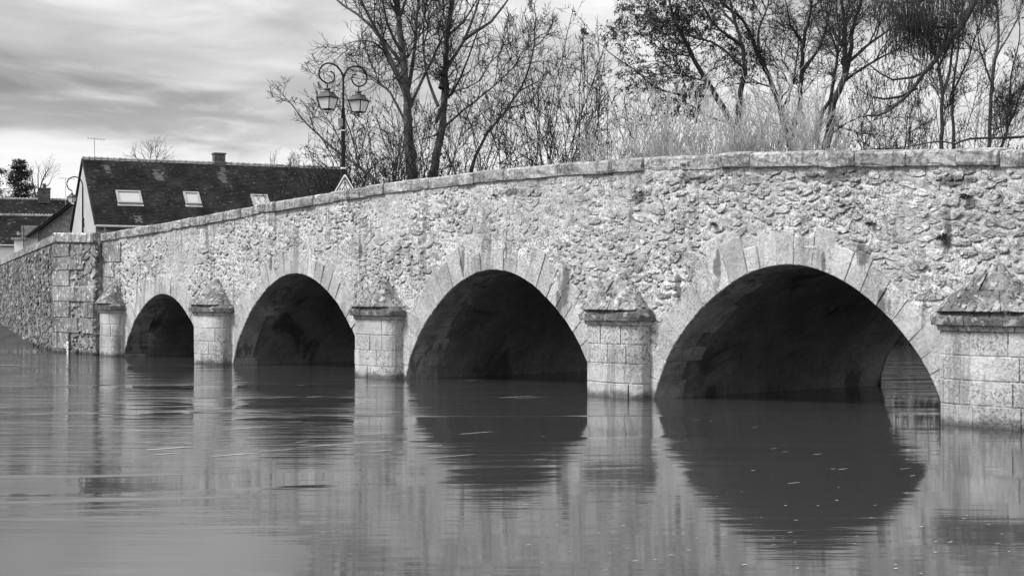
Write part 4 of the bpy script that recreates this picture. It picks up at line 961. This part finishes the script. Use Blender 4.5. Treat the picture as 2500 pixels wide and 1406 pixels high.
tree('forked_tree', 'dark tree forking low with one long stem sweeping up left', 1930, D + 1, 1.3, [
    ([below(1935, D, 1.2), (1935, 430), (1904, 280), (1880, 200), (1852, 136), (1816, 52), (1760, 0), (1720, -60)], .19, .04, 1.), ([below(1945, D, 1.2), (1940, 430), (1938, 312), (1952, 224), (1960, 132), (1966, 72), (1980, 0), (1990, -120)], .19, .04, -1., .4),
    ([(1850, 130), (1848, 80), (1872, 20), (1880, -40)], .09, .02), ([(1957, 172), (2000, 112), (2024, 40), (2036, 0), (2045, -60)], .10, .02, 2.), ([(1905, 282), (1935, 200), (1945, 100), (1925, 20)], .07, .02, 2.), ([(1960, 110), (1925, 50), (1915, -20)], .07, .02, -2.)],
     lo2, 302, 'bark', 'twig', 2.7, 3.0, 'leaf', .05, GR, cap=11000)
tree('forked_tree', 'dark tree with the widest trunk splitting into upright limbs near the right', 2016, D - 1, 1.3, [
    ([below(2000, D, 1.2), (2008, 440), (2016, 344), (2028, 256), (2056, 196), (2056, 120), (2054, 60), (2052, 0), (2050, -140)], .27, .05, 0., .4), ([(2056, 200), (2076, 128), (2088, 64), (2108, 0), (2130, -90)], .15, .04, 1.5),
    ([below(1990, D, 1.2), (1992, 430), (2000, 296), (2024, 236), (2040, 132), (2044, 60), (2040, -60)], .15, .03, -1.5, .4), ([(2070, 150), (2130, 100), (2190, 60), (2240, 20)], .09, .02, 2.), ([(2050, 210), (2110, 165), (2170, 130), (2230, 110)], .09, .02, -1.),
    ([(2028, 300), (2080, 320), (2150, 330), (2200, 350)], .05, .012, 1.), ([(2025, 330), (2090, 290), (2140, 280), (2190, 250)], .05, .012, -1.), ([(2056, 110), (2010, 40), (1995, -40)], .08, .02, 2.)],
     lo2, 303, 'bark', 'twig', 2.7, 3.0, 'leaf', .05, GR, cap=6500)
GS = 'slender trees at the right edge'; so = dict(OPT, leaf=.3, ang=(18, 45), up=.08)
tree('slender_tree', 'slender bare tree behind the hanging conifer branch', 2300, D + 2, 1.3, [([below(2300, D, 1.2), (2302, 430), (2300, 344), (2298, 224), (2288, 160), (2262, 80), (2240, 0)], .15, .03, 0., .35), ([(2299, 235), (2320, 150), (2325, 60), (2318, -40)], .09, .02), ([(2290, 170), (2320, 100), (2360, 20)], .07, .02)], so, 304, 'bark_pale', 'twig', 2.0, 2.4, 'leaf', .06, GS, cap=5000)
tree('slender_tree', 'slender upright tree just right of the hanging conifer branch', 2322, D + 4, 1.3, [([below(2326, D, 1.2), (2326, 430), (2324, 352), (2322, 240), (2332, 120), (2348, 0), (2352, -80)], .12, .03, 0., .35), ([(2322, 230), (2360, 150), (2390, 60), (2400, -10)], .06, .015)], so, 305, 'bark_pale', 'twig', 2.0, 2.4, 'leaf', .06, GS, cap=2800)
tree('slender_tree', 'slender upright tree nearest the right frame edge with a straight stem', 2420, D, 1.3, [([below(2416, D, 1.2), (2418, 430), (2420, 352), (2428, 176), (2436, 80), (2432, 0), (2430, -90)], .14, .03, 0., .3), ([(2430, 150), (2470, 80), (2500, 10)], .06, .015), ([(2425, 220), (2390, 120), (2380, 20)], .06, .015)], so, 306, 'bark_pale', 'twig', 2.0, 2.4, 'leaf', .06, GS, cap=5000)
tree('slender_tree', 'slender tree leaning right out of the right frame edge', 2450, D + 1, 1.3, [([below(2418, D, 1.2), (2428, 430), (2440, 352), (2470, 270), (2500, 192), (2560, 50)], .12, .03, 0., .3), ([(2465, 285), (2470, 190), (2490, 100), (2480, 0)], .06, .015)], so, 307, 'bark_pale', 'twig', 2.0, 2.4, 'leaf', .06, GS, cap=2800)
# mistletoe
c = at(1077, 182, 63.2); mt = thing('mistletoe', 'dark ball of mistletoe in the tall bare trees', 'mistletoe', c); T = Tree(330)
for k in range(70): T.add(T.twigs, T.path(c + T.r.normal(0, .05, 3), T.r.normal(size=3), T.r.uniform(.3, .55), 4, .2, 0.), np.full(4, .008)); T.leaf.append(c + T.r.normal(0, .2, 3))
T.leaf += [c + T.r.normal(0, .22, 3) for _ in range(260)]; T.build(mt, M['twig'], M['twig'], M['leaf'], .05, crown='stems')

# conifer whose long branch hangs into the picture from the right
D = 60.; cb_ = at(2690, 700, D); con = thing('conifer', 'conifer with long dark branches hanging in from the upper right', 'tree', (cb_[0], cb_[1], 1.2)); T = Tree(340)
P, rd = T.limb([(cb_[0], cb_[1], 1.0), (cb_[0], cb_[1], 9.), (cb_[0] + .1, cb_[1], 24.)], .55, .25)
main = [(2690, -420), (2560, -260), (2450, -110), (2384, 0), (2360, 44), (2312, 108), (2272, 168), (2236, 216), (2188, 260), (2140, 284), (2108, 286)]
br = [traced(T, D, main, .22, .03, -2.), traced(T, D - 1.2, [(2276, 166), (2228, 192), (2180, 197), (2145, 180), (2124, 160), (2090, 130)], .07, .02, .6), traced(T, D - 1.4, [(2240, 213), (2188, 236), (2140, 240), (2110, 228), (2088, 210)], .07, .02, .5),
      traced(T, D - .8, [(2345, 62), (2292, 62), (2240, 56), (2196, 36), (2160, 0)], .08, .02, .8), traced(T, D - .9, [(2320, 98), (2290, 92), (2250, 78), (2220, 76), (2190, 60)], .06, .02, .4), traced(T, D, [(2690, 320), (2500, 338), (2380, 341), (2330, 350), (2292, 345), (2230, 356), (2180, 358), (2100, 366)], .07, .015, 1.),
      traced(T, D - .6, [(2420, -60), (2340, -30), (2260, 0), (2200, 10)], .08, .02, .8)]
fl = []
def fringe(p, n, ln, sp_):
    r = T.r
    for _ in range(n):
        q = p + r.normal(0, sp_, 3) * np.array([1, 1, .35]); d = np.array([r.normal(0, .16), r.normal(0, .16), -1.]); fl.append((T.path(q, d, ln * r.uniform(.5, 1.2), 4, .10, -.02), np.array([.007, .010, .010, .004]) * r.uniform(.8, 1.4)))
for (P, rd), s0_, s1_, dens in ((br[0], .55, .72, 90), (br[3], .05, 1., 300), (br[4], .1, 1., 220), (br[6], .0, 1., 380), (br[1], .45, 1., 26), (br[2], .6, 1., 26)):
    for k in range(int(dens / 2.2)):
        x = T.r.uniform(s0_, s1_) * (len(P) - 1); i = min(int(x), len(P) - 2); fringe(P[i] + (P[i + 1] - P[i]) * (x - i) + T.r.normal(0, .35, 3), 4, T.r.uniform(.3, .8), .30)
for px_, py_, n_, l_ in ((2116, 228, 60, 1.0), (2168, 190, 40, .9), (2380, 10, 60, 1.0), (2148, 300, 14, .8), (2200, 60, 90, 1.3), (2185, 110, 60, 1.0), (2250, 100, 90, 1.2), (2300, 20, 90, 1.1), (2330, 40, 60, 1.1), (2240, 20, 120, 1.3), (2215, 30, 80, 1.2)):
    c = at(px_, py_, D - 1.2); n_ = int(n_ * .8); T.add(T.twigs, T.path(c + Z3 * .5, np.array([.1, .1, -1]), .6, 4, .05, 0), np.full(4, .02)); fringe(c, n_, l_ * .7, .42)
for Q, rr in fl: T.add(T.twigs, Q, rr)
for P, rd in br[1:6]: T.spawn(P, rd, 1.2, .8, 4, dict(OPT, up=-.05), .2)
T.build(con, M['bark'], M['needle'])
# trees of the village side
ev = at(45, 700, 165.); th = thing('evergreen_tree', 'layered dark evergreen tree behind the far left roof', 'tree', (ev[0], ev[1], 3.)); T = Tree(350)
base = at(46, 640, 165.); top = at(50, 398, 165.); P, rd = T.limb([(base[0], base[1], 3.), (base[0] + .2, base[1], 9.), top], .22, .03)
hz = at(0, 488, 165.)[2]
for k in range(44):
    u = (k + .5) / 44; z = hz - 1.2 + (top[2] - hz + 1.2) * u; l = (2.0 * (1 - u) ** .7 + .35) * T.r.uniform(.6, 1.15); a = T.r.uniform(0, 6.28); i = np.argmin(np.abs(P[:, 2] - z)); d = np.array([math.cos(a), math.sin(a), .25])
    Q = T.path(P[i], d, l, 6, .08, .05); T.add(T.wood, Q, np.linspace(.05, .015, 6))
    for q in Q[2:]: T.leaf += [q + T.r.normal(0, .2, 3) * np.array([1.4, 1.4, .6]) for _ in range(30)]
T.build(th, M['bark'], M['twig'], M['needle'], .13, 0.)
ev = at(-22, 700, 150.); th = thing('evergreen_tree', 'dark evergreen edge cut by the left side of the picture', 'tree', (ev[0], ev[1], 3.)); T = Tree(351)
P, rd = T.limb([(ev[0], ev[1], 3.), (ev[0], ev[1], 10.), at(-20, 420, 150.)], .3, .05)
for k in range(60):
    a = T.r.uniform(0, 6.28); i = T.r.integers(len(P) // 2, len(P)); Q = T.path(P[i], np.array([math.cos(a), math.sin(a), .1]), T.r.uniform(.6, 1.7), 5, .1, 0.); T.add(T.wood, Q, np.linspace(.05, .015, 5))
    for q in Q[1:]: T.leaf += [q + T.r.normal(0, .16, 3) for _ in range(12)]
T.build(th, M['bark'], M['twig'], M['needle'], .13, 0.)
vo = dict(OPT, levels=3, dens=(2.2, 2.5), rmin=.012, ang=(25, 55))
tree('village_tree', 'small bare tree beside the layered evergreen', 92, 150., 3., [([below(84, 150, 3.), (88, 500), (98, 460), (110, 430), (120, 410)], .16, .03, 0., .5), ([(90, 490), (80, 445), (76, 412)], .09, .02), ([(96, 465), (118, 452), (128, 432)], .08, .02), ([(94, 475), (92, 430), (95, 405)], .08, .02)], vo, 352, 'bark_pale', 'twig', 1.3, 2.4, group='bare trees of the village', cap=900)
tree('village_tree', 'bare treetop showing above the ridge of the long house', 362, 130., 3., [([below(362, 130, 3.), (364, 480), (368, 415), (370, 385), (372, 364)], .10, .015, 0., .6), ([(366, 430), (340, 390), (318, 372)], .08, .015), ([(367, 425), (395, 395), (415, 378)], .08, .015), ([(366, 420), (350, 385), (346, 365)], .07, .015), ([(368, 415), (385, 380), (392, 364)], .07, .015)], vo, 353, 'bark_pale', 'twig', 2.4, 1.7, group='bare trees of the village', cap=1100)
for px_, lab in ((668, 'thin poplar tip above the roof, nearer the chimney'), (716, 'thin poplar tip above the roof, nearer the lamp')):
    tree('village_tree', lab, px_, 190., 3., [([below(px_, 190, 3.), (px_, 480), (px_, 420), (px_ + 1, 384)], .14, .02, 0., .5), ([(px_, 450), (px_ - 7, 410), (px_ - 8, 392)], .05, .015), ([(px_, 450), (px_ + 7, 412), (px_ + 8, 390)], .05, .015)], dict(vo, ang=(12, 25), up=.15), 354 + px_, 'bark_pale', 'twig', 1.4, 2., group='bare trees of the village', cap=500)
for lab, px_, d_, n_, s_, h_, seed in (('tangled leafless bush hiding the right end of the long roof', 760, 80., 26, .55, 6.6, 361), ('tangled leafless bush left of the crossing sign', 700, 82., 24, .5, 5.6, 362), ('dark tangled bush right of the crossing sign', 880, 66., 24, .5, 6.2, 363), ('dark tangled bush between the sign and the two tall trunks', 950, 66., 24, .5, 6.2, 364)):
    coppice(lab, px_, d_, 3., n_, s_, h_, seed, .5, dict(ang=(25, 60), up=.03, wander=.16, rmin=.007), 'tangled_bush', 'twig', 'twig', 0., 'tangled bushes by the long house', 2.0, 1.3, .03, cap=2000)

# far wooded bank seen through the right hand arch and beyond
wb = MB(); rw = np.random.default_rng(400); V = []; F = []
T = Tree(401)
for k in range(900):
    a_ = rw.uniform(-45, 32); t_ = rw.uniform(26.6, 31); b = W(a_, t_, float(ground_z(a_, t_))); T.add(T.twigs, T.path(b, np.array([rw.normal(0, .35), rw.normal(0, .35), 1.]), rw.uniform(.8, 4.2), 5, .12, .02), np.linspace(.03, .01, 5))
    T.leaf += [b + rw.normal(0, .45, 3) * np.array([1, 1, .6]) + np.array([0, 0, rw.uniform(.1, 2.2)]) for _ in range(40)]
V, F = T.mesh(T.twigs, 3); mk('bank_scrub', V, F, M['twig'], kind='stuff', label='low dark scrub along the far bank behind the bridge')
C = np.array(T.leaf); n_ = len(C); a_ = rw.normal(size=(n_, 3)); b_ = rw.normal(size=(n_, 3)); sz = .15
mk('bank_leaves', np.stack([C, C + a_ * sz, C + b_ * sz], 1).reshape(-1, 3), np.arange(3 * n_).reshape(-1, 3), M['leaf'], kind='stuff', label='dark undergrowth leaves along the far bank')

# ------------------------------------------------------------------ plants in the wall
def wall_plant(label, a, z, out, size, seed, n=46, rounded=False):
    r = np.random.default_rng(seed); c = W(a, -out, z); th = thing('wall_plant', label, 'plant', c, 'plants growing in the bridge wall'); V = []; F = []
    for k in range(n):
        d = r.normal(size=3); d[:2] -= B * abs(r.normal()) * .8; d[2] = abs(d[2]) * .6 if not rounded else d[2]; d /= np.linalg.norm(d); l = size * r.uniform(.4, 1.1); s = np.cross(d, r.normal(size=3)); s /= np.linalg.norm(s); w = size * (.10 if not rounded else .06)
        p = c + d * l * .55 - s * w, c + d * l + np.array([0, 0, -.25 * l]), c + d * l * .55 + s * w; i = len(V); V += [c + r.normal(0, size * (.12 if not rounded else .4), 3), *p]; F.append((i, i + 1, i + 2, i + 3))
    mk('leaves', V, F, M['leaf'], th)
def fa(px, py):
    k = (px - CX) / FPX; a = (k * P0[1] - P0[0]) / (L[0] - k * L[1]); return a, EYE + (HORIZON - py) / FPX * (P0[1] + a * L[1])
for i, (px_, py_, s_, lab) in enumerate([(1748, 550, .13, 'small dark tuft on the wall up left of the largest arch crown'), (2130, 548, .15, 'small dark tuft on the wall up right of the largest arch crown'), (2306, 582, .19, 'dark tuft on the wall above the nearest pier cap'), (2362, 482, .17, 'dark tuft under the coping near the right edge'), (1210, 478, .10, 'tiny tuft high on the wall above the third arch crown')]):
    a_, z_ = fa(px_, py_); wall_plant(lab, a_, z_, .03, s_, 500 + i)
wall_plant('leafy moss clump on the right corner of the pier cap before the largest arch', .10, 1.74, .12, .17, 510, 260, True)

# ------------------------------------------------------------------ scraps of foam on the water
rf = np.random.default_rng(600); V = []; F = []
def fleck(px_, py_, ln, w):
    d = EYE * FPX / (py_ - HORIZON); x = (px_ - CX) / FPX * d; c = np.array([x, d]); k = 8; i = len(V); dv = B * .96 + L * .0
    for j in range(k): t = j * 2 * math.pi / k; q = c + B * math.cos(t) * ln * rf.uniform(.8, 1.1) + L * math.sin(t) * w * rf.uniform(.6, 1.2); V.append((q[0], q[1], .005))
    F.append(tuple(range(i, i + k)))
for _ in range(30): fleck(rf.uniform(1300, 2450), rf.uniform(1010, 1180) , rf.uniform(.03, .14), rf.uniform(.003, .009))
for _ in range(55): fleck(rf.uniform(1200, 2500), rf.uniform(1180, 1400), rf.uniform(.01, .04), rf.uniform(.003, .010))
for _ in range(40): fleck(rf.uniform(250, 1300), rf.uniform(900, 1120), rf.uniform(.12, .5), rf.uniform(.008, .022))
mk('foam_scraps', V, F, M['foam'], kind='stuff', label='scattered scraps of white foam drifting on the water')
